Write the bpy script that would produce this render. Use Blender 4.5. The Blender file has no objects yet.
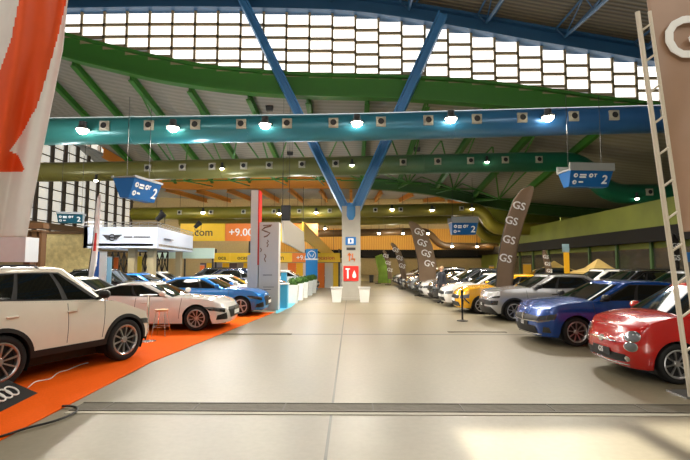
import bpy, bmesh, math, random
from mathutils import Vector, Matrix
R_ = random.Random(7)
C = bpy.context.scene.collection
PI = math.pi
SC = bpy.context.scene
# ------------------------------------------------------------------ camera
CAMZ, FPX, HOR, VPX = 1.8, 460.0, 265.0, 351.0
pitch = math.atan((HOR-230)/FPX); yaw = math.atan((VPX-345)/FPX)
FW = Vector((-math.sin(yaw)*math.cos(pitch), math.cos(yaw)*math.cos(pitch), math.sin(pitch)))
RT = Vector((math.cos(yaw), math.sin(yaw), 0)); UP = RT.cross(FW)
def ray(px, py): return FW + RT*((px-345)/FPX) + UP*((230-py)/FPX)
def at(px, py, Y):
    d = ray(px, py); return Vector((0, 0, CAMZ)) + d*(Y/d.y)
def ground(px, py, z=0):
    d = ray(px, py); return Vector((0, 0, CAMZ)) + d*((z-CAMZ)/d.z)
cd = bpy.data.cameras.new('camera'); cam = bpy.data.objects.new('camera', cd); C.objects.link(cam)
cd.lens = 36*FPX/690; cd.sensor_width = 36; cd.sensor_fit = 'HORIZONTAL'; cd.clip_end = 300
cam.location = (0, 0, CAMZ); cam.rotation_euler = FW.to_track_quat('-Z', 'Y').to_euler()
SC.camera = cam
SC.view_settings.view_transform = 'Standard'; SC.view_settings.look = 'None'
SC.view_settings.gamma = 1; SC.view_settings.use_curve_mapping = False
SC.view_settings.exposure = EXPOSURE = 0.0

# ------------------------------------------------------------------ materials
def lin(c):
    return tuple(((v/255)/12.92 if v/255 <= .04045 else ((v/255+.055)/1.055)**2.4) for v in c)
MATS = {}
def mat(name, rgb, rough=.5, metal=0, coat=0, noise=0, nscale=6, bump=0, emit=0, trans=0, spec=.5):
    if name in MATS: return MATS[name]
    m = bpy.data.materials.new(name); m.use_nodes = True; MATS[name] = m
    nt = m.node_tree; b = nt.nodes['Principled BSDF']
    c = lin(rgb)
    b.inputs['Base Color'].default_value = (*c, 1); b.inputs['Roughness'].default_value = rough
    b.inputs['Metallic'].default_value = metal; b.inputs['Coat Weight'].default_value = coat
    b.inputs['Coat Roughness'].default_value = .04; b.inputs['Specular IOR Level'].default_value = spec
    if trans: b.inputs['Transmission Weight'].default_value = trans
    if emit:
        b.inputs['Emission Color'].default_value = (*c, 1); b.inputs['Emission Strength'].default_value = emit
    tc = nt.nodes.new('ShaderNodeTexCoord'); n = nt.nodes.new('ShaderNodeTexNoise')
    n.inputs['Scale'].default_value = nscale; n.inputs['Detail'].default_value = 4
    nt.links.new(tc.outputs['Object'], n.inputs['Vector'])
    k = noise if noise else .04
    mx = nt.nodes.new('ShaderNodeMix'); mx.data_type = 'RGBA'
    mx.inputs[6].default_value = (*[v*(1-k) for v in c], 1); mx.inputs[7].default_value = (*[min(1, v*(1+k)) for v in c], 1)
    nt.links.new(n.outputs['Fac'], mx.inputs[0]); nt.links.new(mx.outputs[2], b.inputs['Base Color'])
    if bump:
        bp = nt.nodes.new('ShaderNodeBump'); bp.inputs['Strength'].default_value = bump; bp.inputs['Distance'].default_value = .03
        nt.links.new(n.outputs['Fac'], bp.inputs['Height']); nt.links.new(bp.outputs['Normal'], b.inputs['Normal'])
    return m
def ramp_mat(name, stops, rough=.35, metal=.2):
    """paint whose colour changes along the length of the thing"""
    m = bpy.data.materials.new(name); m.use_nodes = True; nt = m.node_tree; b = nt.nodes['Principled BSDF']
    tc = nt.nodes.new('ShaderNodeTexCoord'); sp = nt.nodes.new('ShaderNodeSeparateXYZ'); r = nt.nodes.new('ShaderNodeValToRGB')
    nt.links.new(tc.outputs['Generated'], sp.inputs[0]); nt.links.new(sp.outputs['X'], r.inputs['Fac'])
    els = r.color_ramp.elements
    while len(els) < len(stops): els.new(.5)
    for e, (p, c) in zip(els, stops): e.position = p; e.color = (*lin(c), 1)
    nt.links.new(r.outputs['Color'], b.inputs['Base Color'])
    b.inputs['Roughness'].default_value = rough; b.inputs['Metallic'].default_value = metal
    return m
def wave_mat(name, rgb, rgb2, scale, direction, rough=.6, bump=.5, dist=0):
    m = bpy.data.materials.new(name); m.use_nodes = True; nt = m.node_tree; b = nt.nodes['Principled BSDF']
    tc = nt.nodes.new('ShaderNodeTexCoord'); w = nt.nodes.new('ShaderNodeTexWave')
    w.bands_direction = direction; w.inputs['Scale'].default_value = scale; w.inputs['Distortion'].default_value = dist
    nt.links.new(tc.outputs['Object'], w.inputs['Vector'])
    mx = nt.nodes.new('ShaderNodeMix'); mx.data_type = 'RGBA'
    mx.inputs[6].default_value = (*lin(rgb), 1); mx.inputs[7].default_value = (*lin(rgb2), 1)
    nt.links.new(w.outputs['Fac'], mx.inputs[0]); nt.links.new(mx.outputs[2], b.inputs['Base Color'])
    bp = nt.nodes.new('ShaderNodeBump'); bp.inputs['Strength'].default_value = bump; bp.inputs['Distance'].default_value = .05
    nt.links.new(w.outputs['Fac'], bp.inputs['Height']); nt.links.new(bp.outputs['Normal'], b.inputs['Normal'])
    b.inputs['Roughness'].default_value = rough
    return m

# ------------------------------------------------------------------ mesh builder
class MB:
    def __init__(s): s.v = []; s.f = []; s.m = []
    def add(s, vs, fs, mi=0):
        o = len(s.v); s.v += [Vector(v) for v in vs]; s.f += [[i+o for i in f] for f in fs]; s.m += [mi]*len(fs)
    def grid(s, rows, closed=False, mi=0):
        n = len(rows[0]); vs = [p for r in rows for p in r]; fs = []
        for i in range(len(rows)-1):
            for j in range(n if closed else n-1):
                k = (j+1) % n
                fs.append([i*n+j, i*n+k, (i+1)*n+k, (i+1)*n+j])
        s.add(vs, fs, mi)
    def box(s, c, size, M=None, mi=0):
        c = Vector(c); h = Vector(size)/2
        vs = [Vector((x*h.x, y*h.y, z*h.z)) for x in (-1, 1) for y in (-1, 1) for z in (-1, 1)]
        vs = [(M @ v if M else v) + c for v in vs]
        s.add(vs, [[0, 1, 3, 2], [4, 6, 7, 5], [0, 4, 5, 1], [2, 3, 7, 6], [0, 2, 6, 4], [1, 5, 7, 3]], mi)
    def tube(s, pts, r, n=8, mi=0, cap=True):
        pts = [Vector(p) for p in pts]; rows = []; prev = None
        rr = r if isinstance(r, (list, tuple)) else [r]*len(pts)
        for i, p in enumerate(pts):
            t = (pts[min(i+1, len(pts)-1)] - pts[max(i-1, 0)]).normalized()
            if prev is None:
                a = Vector((0, 0, 1)) if abs(t.z) < .9 else Vector((1, 0, 0)); u = t.cross(a).normalized()
            else: u = (prev - t*prev.dot(t)).normalized()
            prev = u; w = t.cross(u)
            rows.append([p + (u*math.cos(2*PI*k/n) + w*math.sin(2*PI*k/n))*rr[i] for k in range(n)])
        o = len(s.v); s.grid(rows, True, mi)
        if cap:
            s.f += [[o+k for k in range(n)][::-1], [o+(len(pts)-1)*n+k for k in range(n)]]; s.m += [mi, mi]
    def lathe(s, prof, n=24, M=None, mi=0):
        """prof: (r, h) pairs spun about local z, then moved by M"""
        M = M or Matrix()
        rows = [[M @ Vector((max(r, 1e-4)*math.cos(2*PI*k/n), max(r, 1e-4)*math.sin(2*PI*k/n), h)) for k in range(n)] for r, h in prof]
        s.grid(rows, True, mi)
    def prism(s, poly, d, mi=0):
        poly = [Vector(p) for p in poly]; d = Vector(d); n = len(poly)
        s.add(poly + [p+d for p in poly], [list(range(n))[::-1], list(range(n, 2*n))] + [[i, (i+1) % n, n+(i+1) % n, n+i] for i in range(n)], mi)
    def torus(s, c, R, r, M=None, n=24, k=8, mi=0):
        M = M or Matrix(); rows = []
        for i in range(n+1):
            a = 2*PI*i/n
            rows.append([Vector(c) + M @ Vector(((R+r*math.cos(2*PI*j/k))*math.cos(a), (R+r*math.cos(2*PI*j/k))*math.sin(a), r*math.sin(2*PI*j/k))) for j in range(k)])
        s.grid(rows, True, mi)
    def beam(s, a, b, w, h, mi=0):
        a = Vector(a); b = Vector(b); t = (b-a).normalized()
        u = t.cross(Vector((0, 0, 1)) if abs(t.z) < .95 else Vector((0, 1, 0))).normalized(); v = u.cross(t)
        q = [(-1, -1), (1, -1), (1, 1), (-1, 1)]
        vs = [p + u*(x*w/2) + v*(y*h/2) for p in (a, b) for x, y in q]
        s.add(vs, [[3, 2, 1, 0], [4, 5, 6, 7], [0, 1, 5, 4], [1, 2, 6, 5], [2, 3, 7, 6], [3, 0, 4, 7]], mi)
    def mesh(s, name, mats, smooth=False, weld=0, M=None, sharp=None):
        me = bpy.data.meshes.new(name)
        vs = [M @ v for v in s.v] if M else s.v
        me.from_pydata([tuple(v) for v in vs], [], s.f)
        for i, p in enumerate(me.polygons): p.material_index = s.m[i]; p.use_smooth = smooth
        bm = bmesh.new(); bm.from_mesh(me)
        if weld: bmesh.ops.remove_doubles(bm, verts=bm.verts, dist=weld)
        bmesh.ops.recalc_face_normals(bm, faces=bm.faces)
        bm.to_mesh(me); bm.free()
        if smooth and sharp: me.set_sharp_from_angle(angle=math.radians(sharp))
        for m in (mats if isinstance(mats, (list, tuple)) else [mats]): me.materials.append(m)
        return me
    def build(s, name, mats, parent=None, smooth=False, weld=0, local=False, sharp=40):
        if parent is not None:
            M = None if local else wm(parent).inverted()
            me = s.mesh(name, mats, smooth, weld, M, sharp); o = bpy.data.objects.new(name, me); o.parent = parent
        else:
            lo = Vector([min(v[i] for v in s.v) for i in range(3)]); hi = Vector([max(v[i] for v in s.v) for i in range(3)])
            c = Vector(((lo.x+hi.x)/2, (lo.y+hi.y)/2, lo.z))
            me = s.mesh(name, mats, smooth, weld, Matrix.Translation(-c), sharp); o = bpy.data.objects.new(name, me); o.location = c
        C.objects.link(o); return o
def wm(o):
    m = o.matrix_basis.copy()
    return wm(o.parent) @ m if o.parent else m
def tag(o, label=None, cat=None, group=None, kind=None):
    if label: o['label'] = label
    if cat: o['category'] = cat
    if group: o['group'] = group
    if kind: o['kind'] = kind
    return o
def thing(name, label, cat, loc=(0, 0, 0), rz=0, group=None):
    o = bpy.data.objects.new(name, None); C.objects.link(o); o.empty_display_size = .2
    o.location = loc; o.rotation_euler = (0, 0, rz)
    return tag(o, label, cat, group)
def struct(mb, name, m, **k): return tag(mb.build(name, m, **k), kind='structure')
def copy_tree(o, parent=None):
    c = o.copy(); C.objects.link(c); c.parent = parent
    for ch in list(o.children): copy_tree(ch, c)
    return c
_txt = {}
def text_verts(body, size=1.0, ext=.004, align='CENTER'):
    cu = bpy.data.curves.new('t', 'FONT'); cu.body = body; cu.size = size; cu.extrude = ext
    cu.align_x = align; cu.align_y = 'CENTER'; cu.resolution_u = 3
    ob = bpy.data.objects.new('t', cu); C.objects.link(ob)
    bpy.context.view_layer.update()
    me = bpy.data.meshes.new_from_object(ob.evaluated_get(bpy.context.evaluated_depsgraph_get()))
    vs = [v.co.copy() for v in me.vertices]; fs = [list(p.vertices) for p in me.polygons]
    bpy.data.objects.remove(ob); bpy.data.curves.remove(cu); bpy.data.meshes.remove(me)
    return vs, fs
def text_mb(mb, body, M, size=1.0, ext=.004, align='CENTER', mi=0, bold=0):
    key = (body, size, ext, align)
    if key not in _txt: _txt[key] = text_verts(*key)
    vs, fs = _txt[key]
    for k, (dx, dy) in enumerate([(0, 0)] if not bold else [(-bold, 0), (bold, 0), (0, -bold*.8), (0, bold*.8), (0, 0)]):
        mb.add([M @ (v+Vector((dx, dy, .0012*k))) for v in vs], fs, mi)
def face_M(o, xdir, up):
    """frame whose local x runs along xdir, y along up, z out of the face"""
    x = Vector(xdir).normalized(); z = x.cross(Vector(up)).normalized(); y = z.cross(x)
    M = Matrix((x, y, z)).transposed().to_4x4(); M.translation = Vector(o); return M

# common materials
M_white = mat('white_panel', (232, 232, 230), .45)
M_black = mat('black_plastic', (18, 18, 19), .55)
M_dark = mat('dark_grey', (45, 45, 46), .55)
M_tyre = mat('tyre_rubber', (16, 16, 17), .75, noise=.2)
M_alloy = mat('alloy', (190, 190, 192), .28, metal=.9)
M_alloyd = mat('dark_alloy', (58, 58, 62), .35, metal=.8)
M_chrome = mat('chrome', (225, 225, 225), .12, metal=1)
M_glass = mat('car_glass', (14, 19, 18), .04, coat=.6, spec=.8)
M_lamp = mat('headlamp_glass', (126, 131, 135), .1, coat=1, metal=.5)
M_lampd = mat('headlamp_dark', (52, 56, 60), .07, coat=1, metal=.3)
M_red = mat('tail_lamp', (150, 12, 12), .15, coat=1)
M_steel = mat('brushed_steel', (175, 175, 175), .3, metal=.9)
POW1, POW2, POW3, POW4 = 1800, 900, 520, 220
P_CLER, P_REAR, P_ROOF, P_BACK, WORLD = 600, 560, 280, 600, .35
P_STAND, SUN, P_BAY = 230, 20.0, 170
# ------------------------------------------------------------------ cars
def lerp(a, b, t): return a+(b-a)*t
def pl(pts):
    def f(x):
        if x <= pts[0][0]: return pts[0][1]
        for (a, b), (c, d) in zip(pts, pts[1:]):
            if x <= c: return b + (d-b)*(x-a)/(c-a)
        return pts[-1][1]
    return f
def smooth(f, s):
    return lambda x: sum(f(x+d*s)*w for d, w in ((-1, 1), (-.66, 2), (-.33, 3), (0, 3), (.33, 3), (.66, 2), (1, 1)))/15
SPECS = {
 'large_suv': dict(wb=2.22, fo=.76, ro=.95, W=1.92, H=1.77, rw=.385, zlead=.78, zh=.95, zcowl=1.13, belt=1.18, beltr=1.29, cowl=.88, wst=.16, rfr=-1.55, tail=-1.98, sill=.37, rails=1, clad=1, style='audi', spokes=10, hand=1, qw=1, bp=-.10, cp=-.92),
 'fastback': dict(wb=2.80, fo=.88, ro=.98, W=1.85, H=1.31, rw=.335, zlead=.68, zh=.83, zcowl=.90, belt=.92, beltr=.96, cowl=.86, wst=.05, rfr=-1.0, tail=-2.15, sill=.19, style='audi', spokes=10, hand=1, bp=-.3),
 'audi_hatch': dict(wb=2.63, fo=.87, ro=.84, W=1.82, H=1.37, rw=.335, zlead=.74, zh=.88, zcowl=.95, belt=.96, beltr=1.01, cowl=.86, wst=.1, rfr=-1.3, tail=-2.0, sill=.2, style='audi', spokes=5, hand=1),
 'city': dict(wb=2.30, fo=.72, ro=.55, W=1.63, H=1.52, rw=.30, zlead=.77, zh=.95, zcowl=1.01, belt=.97, beltr=1.0, cowl=1.1, wst=.40, rfr=-1.0, tail=-1.6, sill=.2, style='city', spokes=8, hand=1, bp=-.5),
 'clio': dict(wb=2.58, fo=.83, ro=.64, W=1.79, H=1.44, rw=.32, zlead=.76, zh=.92, zcowl=.99, belt=.98, beltr=1.07, cowl=1.02, wst=.2, rfr=-1.3, tail=-1.85, sill=.2, style='clio', spokes=9, hand=1),
 'cross': dict(wb=2.54, fo=.80, ro=.66, W=1.76, H=1.50, rw=.325, zlead=.88, zh=1.0, zcowl=1.06, belt=1.02, beltr=1.08, cowl=.86, wst=.15, rfr=-1.35, tail=-1.85, sill=.24, rails=1, clad=1, style='cross', spokes=7, hand=1),
 'hatch': dict(wb=2.55, fo=.84, ro=.66, W=1.77, H=1.45, rw=.315, zlead=.76, zh=.93, zcowl=1.0, belt=.99, beltr=1.06, cowl=.86, wst=.1, rfr=-1.3, tail=-1.85, sill=.2, style='plain', spokes=7),
 'suv': dict(wb=2.66, fo=.88, ro=.85, W=1.84, H=1.62, rw=.345, zlead=.86, zh=1.02, zcowl=1.09, belt=1.09, beltr=1.15, cowl=.86, wst=.12, rfr=-1.5, tail=-2.05, sill=.24, rails=1, clad=1, style='plain', spokes=6),
 'saloon': dict(wb=2.75, fo=.86, ro=1.0, W=1.82, H=1.42, rw=.33, zlead=.72, zh=.88, zcowl=.95, belt=.96, beltr=1.0, cowl=.74, wst=-.05, rfr=-1.15, tail=-1.9, sill=.19, style='plain', spokes=8),
}
class Body:
    def __init__(b, s):
        b.s = s; b.a = s['wb']/2; b.XF = b.a+s['fo']; b.XR = -(b.a+s['ro']); b.ra = s['rw']+.05
        b.cdf = min(.45, s['fo']-b.ra-.03); b.cdr = min(.42, s['ro']-b.ra-.02)
        b.xcf = b.XF-b.cdf; b.xcr = b.XR+b.cdr
        z = s['zlead']
        b.zt = smooth(pl([(b.XR, s['beltr']-.04), (s['tail'], s['beltr']), (-.2, s['belt']), (s['cowl'], s['zcowl']), (b.XF-.5, s['zh']), (b.XF-.25, lerp(s['zh'], z, .5)), (b.XF-.08, z)]), .14)
        b.xfz = smooth(pl([(.1, -.14), (.25, -.05), (.4, 0), (.58, 0), (z-.12, -.035), (z, -.09), (z+.12, -.2)]), .05)
        b.xrz = smooth(pl([(.1, .14), (.28, .03), (.45, 0), (.75, .02), (s['beltr']-.1, .06), (s['beltr'], .12)]), .05)
        b.wfz = smooth(pl([(.1, .9), (.3, .965), (.45, .99), (.62, 1), (.74, .99), (.86, .97), (1, .93), (1.1, .9)]), .05)
    def arch(b, x):
        zb = b.s['sill']
        for ax in (b.a, -b.a):
            d = abs(x-ax)
            if d < b.ra: zb = max(zb, b.s['rw']+math.sqrt(max(0, b.ra**2-d*d)))
        return zb
    def w(b, x):
        u = (x-.0)/(b.XF)
        return b.s['W']/2*(1-.035*min(1, abs(u))**3)
    def surf(b, p, z):
        y0 = b.wfz(z/b.s['belt'])
        n = 2.5
        if p <= 1:
            f = (1-p)*PI/2; xr = b.XR+b.xrz(z); x = b.xcr+(xr-b.xcr)*math.sin(f)**(2/3.0); y = b.w(b.xcr)*y0*max(0, math.cos(f))**(2/3.0)
        elif p <= 2:
            x = lerp(b.xcr, b.xcf, p-1); y = b.w(x)*y0
        else:
            f = (p-2)*PI/2; xf = b.XF+b.xfz(z); x = b.xcf+(xf-b.xcf)*math.sin(f)**(2/n); y = b.w(b.xcf)*y0*max(0, math.cos(f))**(2/n)
        return Vector((x, y, z))
    def px(b, x): return 1+(x-b.xcr)/(b.xcf-b.xcr)
    # greenhouse
    def gx(b, p, t):
        s = b.s; xf = lerp(s['cowl']+.05, s['wst'], t**.95); xr = lerp(s['tail'], s['rfr'], t**1.15)
        n = 3.4; wd = b.w(0)*lerp(.915, .70, t**1.15); cf, cr = .34, .3
        if p <= 1: f = (1-p)*PI/2; return xr+cr-cr*math.sin(f)**(2/n), wd*max(0, math.cos(f))**(2/n)
        if p <= 2: return lerp(xr+cr, xf-cf, p-1), wd
        f = (p-2)*PI/2; return xf-cf+cf*math.sin(f)**(2/n), wd*max(0, math.cos(f))**(2/n)
    def zr(b, x):
        s = b.s; m = (s['wst']+s['rfr'])/2; h = (s['wst']-s['rfr'])/2+.15
        return s['H']-.045-.05*((x-m-.1)/h)**2
    def green(b, p, t):
        x, y = b.gx(p, t); x0, _ = b.gx(p, 0); x1, _ = b.gx(p, 1)
        return Vector((x, y, lerp(b.zt(x0)-.03, b.zr(x1), t)))
def patch(mb, fn, quad, nu=8, nv=4, off=.006, sides=(1, -1), mi=0):
    """skin patch over a surface: quad of (u, v) corners a-b-c-d, bilinear, raised by off, with a skirt"""
    for sgn in sides:
        rows = []
        for i in range(nv+1):
            r = []
            for j in range(nu+1):
                s, t = j/nu, i/nv
                a, b_, c, d = [Vector(q) for q in quad]
                q = a*(1-s)*(1-t)+b_*s*(1-t)+c*s*t+d*(1-s)*t
                P = fn(q.x, q.y); e = .004
                du = fn(q.x+e, q.y)-fn(q.x-e, q.y); dv = fn(q.x, q.y+e)-fn(q.x, q.y-e)
                n = du.cross(dv)
                if n.length < 1e-9: n = Vector((1, 0, 0))
                n.normalize()
                if n.dot(P-Vector((0, 0, .5))) < 0 : n = -n
                r.append((P, n))
            rows.append(r)
        fl = lambda P: Vector((P.x, P.y*sgn, P.z))
        top = [[fl(P+n*off) for P, n in r] for r in rows]
        mb.grid(top, mi=mi)
        mid1 = quad[1][0] == 3 and quad[2][0] == 3; mid0 = quad[0][0] == 0 and quad[3][0] == 0
        bot, rgt, top_, lft = rows[0], [r[nu] for r in rows], rows[nv][::-1], [r[0] for r in rows][::-1]
        for ed, skip in ((bot, 0), (rgt, mid1), (top_, 0), (lft, mid0)):
            if not skip: mb.grid([[fl(P+n*off) for P, n in ed], [fl(P-n*.012) for P, n in ed]], mi=mi)
def disc(mb, fn, p0, z0, r, off=.01, rin=0, mi=0, sq=1.0, sides=(1, -1)):
    P = fn(p0, z0); e = .01
    lu = (fn(p0+e, z0)-fn(p0-e, z0)).length/(2*e); lv = (fn(p0, z0+e)-fn(p0, z0-e)).length/(2*e)
    for sgn in sides:
        rows = []
        for k, (rr, o) in enumerate([(r, -.012), (r, off*.6), (r*.8, off), (max(rin, .001), off)]):
            row = []
            for i in range(20):
                a = 2*PI*i/20
                u = p0+rr*math.cos(a)/lu; v = z0+rr*sq*math.sin(a)/lv
                Q = fn(u, v); du = fn(u+e, v)-fn(u-e, v); dv = fn(u, v+e)-fn(u, v-e); n = du.cross(dv).normalized()
                if n.dot(Q-Vector((0, 0, .5))) < 0: n = -n
                Q = Q+n*o; row.append(Vector((Q.x, Q.y*sgn, Q.z)))
            rows.append(row)
        mb.grid(rows, closed=True, mi=mi)
def wheel_parts(rw, spokes, dark):
    T = Matrix.Rotation(PI/2, 4, 'X')     # local z of the lathe -> -y (outward for the right side); symmetric anyway
    t = MB(); t.lathe([(rw*.69, -.09), (rw*.74, -.105), (rw*.9, -.112), (rw*.98, -.095), (rw, -.06), (rw, .06), (rw*.98, .095), (rw*.9, .112), (rw*.74, .105), (rw*.69, .09), (rw*.66, .0), (rw*.69, -.09)], 32, T)
    d = MB(); d.lathe([(0, .03), (rw*.66, .03), (rw*.66, -.05), (0, -.05)], 24, T)
    r = MB()
    r.lathe([(rw*.63, .03), (rw*.63, .095), (rw*.68, .108), (rw*.73, .104), (rw*.70, .03)], 32, T)
    r.lathe([(0, .085), (rw*.12, .085), (rw*.17, .07), (rw*.17, .03)], 16, T)
    for k in range(spokes):
        a = 2*PI*k/spokes+.2
        tw = 2*PI*.05
        c = lambda rr, da, h: T @ Vector((rr*math.cos(a+da), rr*math.sin(a+da), h))
        b = .24 if spokes > 6 else .36
        b0 = b*.9; b1 = b*.42*.55
        for s0, s1 in (((-b0, 0), (-b1*1.5, -b1*.3)), ((0, b0), (b1*.3, b1*1.5))) if spokes <= 6 else (((-b0*.7, b0*.7), (-b1, b1)),):
            p0 = [c(rw*.14, s0[0], .08), c(rw*.14, s0[1], .08), c(rw*.655, s1[1], .098), c(rw*.655, s1[0], .098)]
            r.prism(p0, T @ Vector((0, 0, -.03)))
    return (t.mesh('wheel', M_tyre, True, 0, None, 50), d.mesh('brake_disc', M_black, True, 0, None, 40), r.mesh('rim', M_alloyd if dark else M_alloy, True, 0, None, 30))
PARTS = {}
def car_parts(key):
    if key in PARTS: return PARTS[key]
    s = SPECS[key]; b = Body(s); out = []
    S = b.surf; G = b.green; st = s['style']; zl = s['zlead']
    def put(name, mb, m, sm=True, weld=0, sharp=40, loc=(0, 0, 0), sub=None):
        out.append([name, mb.mesh(name, m if m != 'PAINT' else M_white, sm, weld, None, sharp), m == 'PAINT', loc, sub or []])
    def putq(name, m, fn, quads, off=.006, nu=8, nv=4):
        for sg in (1, -1):
            mb = MB()
            for q in (quads if isinstance(quads[0], list) else [quads]): patch(mb, fn, q, nu, nv, off, (sg,))
            put(name, mb, m, weld=1e-4)
    def putc(name, m, fn, quads, off=.006, nu=8, nv=4):
        mb = MB()
        for q in (quads if isinstance(quads[0], list) else [quads]): patch(mb, fn, q, nu, nv, off)
        put(name, mb, m, weld=4e-4)
    def putd(name, m, *a, **k):
        for sg in (1, -1):
            mb = MB(); disc(mb, S, *a, sides=(sg,), **k); put(name, mb, m)
    # lower body
    cols = [i/10 for i in range(10)]
    xs = set()
    for k in range(13): xs.add(lerp(b.xcr, b.xcf, k/12))
    dz = s['rw']-s['sill']; xe = math.sqrt(b.ra**2-dz*dz)
    for ax in (b.a, -b.a):
        xs = {x for x in xs if abs(x-ax) > b.ra+.03}
        for k in range(17):
            x = ax+b.ra*math.cos(PI*k/16)
            xs.add(x)
    xs = sorted(x for x in xs if b.xcr-1e-6 <= x <= b.xcf+1e-6)
    if xs[0] > b.xcr+1e-4: xs.insert(0, b.xcr)
    if xs[-1] < b.xcf-1e-4: xs.append(b.xcf)
    cols += [b.px(x) for x in xs]+[2+i/14 for i in range(1, 15)]
    NL = 12; levels = []; tops = []
    for p in cols:
        x = S(p, zl)[0] if p > 2 else S(p, s['beltr'])[0]
        tops.append(b.zt(x))
    for k in range(NL+1):
        row = []
        for p, zt in zip(cols, tops):
            x = S(p, .4)[0]; zb = b.arch(x) if 1 <= p <= 2 else s['sill']
            P = S(p, lerp(zb, zt, k/NL)); row.append(P)
        levels.append(row)
    for f in (.96, .85, .6, .3, 0):
        levels.append([Vector((P.x, P.y*f, zt+.05*(1-f*f))) for P, zt in zip(levels[NL], tops)])
    mb = MB(); mb.grid(levels); mb.grid([[Vector((P.x, -P.y, P.z)) for P in r] for r in levels])
    put('body', mb, 'PAINT', weld=2e-4, sharp=60)
    # cabin shell
    cols = [i/8 for i in range(8)]+[1+i/14 for i in range(15)]+[2+i/8 for i in range(1, 9)]
    rows = [[G(p, t) for p in cols] for t in [k/10 for k in range(11)]]
    for f, dz in ((.95, .018), (.8, .034), (.5, .045), (0, .05)):
        rows.append([Vector((P.x, P.y*f, P.z+dz)) for P in rows[10]])
    mb = MB(); mb.grid(rows); mb.grid([[Vector((P.x, -P.y, P.z)) for P in r] for r in rows])
    put('roof', mb, 'PAINT', weld=2e-4, sharp=50)
    # glass
    putc('windshield', M_glass, G, [(2.3, .07), (3, .07), (3, .93), (2.36, .93)], .006, 8, 8)
    putc('rear_window', M_glass, G, [(0, .2), (.66, .2), (.62, .9), (0, .9)], .006, 8, 6)
    putq('window_surround', M_black, G, [(.93, .1), (2.06, .1), (1.99, .91), (1.05, .88)], .005, 16, 6)
    def gp(x, t):
        a_, c_ = b.gx(1, t)[0], b.gx(2, t)[0]; return 1+(x-a_)/(c_-a_)
    xb = s.get('bp', -.12); xc = s.get('cp', -1.0)
    pb0, pb1 = gp(xb, .14), gp(xb-.16, .87)
    putq('front_window', M_glass, G, [(pb0+.02, .13), (1.99, .13), (1.95, .86), (pb1+.025, .87)], .009, 8, 5)
    if s.get('qw'):
        pc0, pc1 = gp(xc, .14), gp(xc+.1, .87)
        putq('rear_side_window', M_glass, G, [(pc0+.02, .14), (pb0-.025, .14), (pb1-.025, .87), (pc1+.02, .86)], .009, 8, 5)
        putq('quarter_window', M_glass, G, [(1.0, .18), (pc0-.02, .15), (pc1-.02, .86), (1.08, .8)], .009, 5, 4)
    else:
        putq('rear_side_window', M_glass, G, [(1.12, .15), (pb0-.025, .14), (pb1-.025, .87), (1.16, .83)], .009, 8, 5)
    # underbody and wheel wells
    mb = MB(); hw = s['W']/2
    mb.box(((b.XF+b.XR)/2, 0, .36), (b.XF-b.XR-.3, 2*(hw-.3), .36))
    for ax in (b.a, -b.a):
        for sg in (1, -1):
            rows = [[Vector((ax+r*math.cos(PI*(k/12*1.3-.15)), sg*y, s['rw']+r*math.sin(PI*(k/12*1.3-.15)))) for k in range(13)] for r, y in ((b.ra+.004, hw*.985-.02), (b.ra+.004, hw-.32), (.02, hw-.32))]
            mb.grid(rows)
    for sg in (1, -1): mb.box((0, sg*(hw-.2), s['sill']+.03), (s['wb']-2*b.ra-.02, .26, .1))
    put('underbody', mb, M_black, sm=False)
    if s.get('clad'):
        for ax in (b.a, -b.a):
            a0 = -math.asin(min(.99, (s['rw']-s['sill'])/b.ra))
            for sg in (1, -1):
                mb = MB(); rws = []
                for r, o in ((b.ra-.015, -.03), (b.ra-.01, .014), (b.ra+.05, .012), (b.ra+.055, -.015)):
                    row = []
                    for k in range(21):
                        t = lerp(a0, PI-a0, k/20); x = ax+r*math.cos(t); z = s['rw']+r*math.sin(t)
                        P = S(min(2, max(1, b.px(x))), z); 
                        if not (b.xcr <= x <= b.xcf): P = Vector((x, P.y, z))
                        row.append(Vector((x, sg*(P.y+o), z)))
                    rws.append(row)
                mb.grid(rws); put('arch_trim', mb, M_black)
        p0, p1 = b.px(-b.a+b.ra), b.px(b.a-b.ra)
        putq('sill_trim', M_black, S, [(p0, s['sill']), (p1, s['sill']), (p1-.01, s['sill']+.1), (p0+.01, s['sill']+.1)], .014, 10, 2)
    # shut lines
    if s.get('hand'):
        zb = s['sill']+.14; zt = s['belt']-.03
        gaps = [(b.a-b.ra-.1, b.a-b.ra-.03, 0), (xb, xb+.02, 0)]
        if st != 'city' and s['wb'] > 2.4: gaps.append((-b.a+b.ra+.1, -b.a+b.ra-.05, .1))
        for x0, x1, dz in gaps:
            p0, p1 = b.px(x0), b.px(x1)
            putq('door_gap', M_dark, S, [(p0, zb+dz), (p0+.003, zb+dz), (p1+.003, zt), (p1, zt)], .002, 1, 8)
        for x in ((-.02,) if st == 'city' else (-.02, -.98)):
            for sg in (1, -1):
                mb = MB(); P = S(b.px(x), s['belt']-.16)
                mb.lathe([(.001, -.1), (.016, -.085), (.018, 0), (.016, .085), (.001, .1)], 8, Matrix.Translation((P.x, sg*(P.y+.022), P.z)) @ Matrix.Rotation(PI/2, 4, 'Y'))
                put('door_handle', mb, 'PAINT' if st != 'cross' else M_black)
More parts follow.
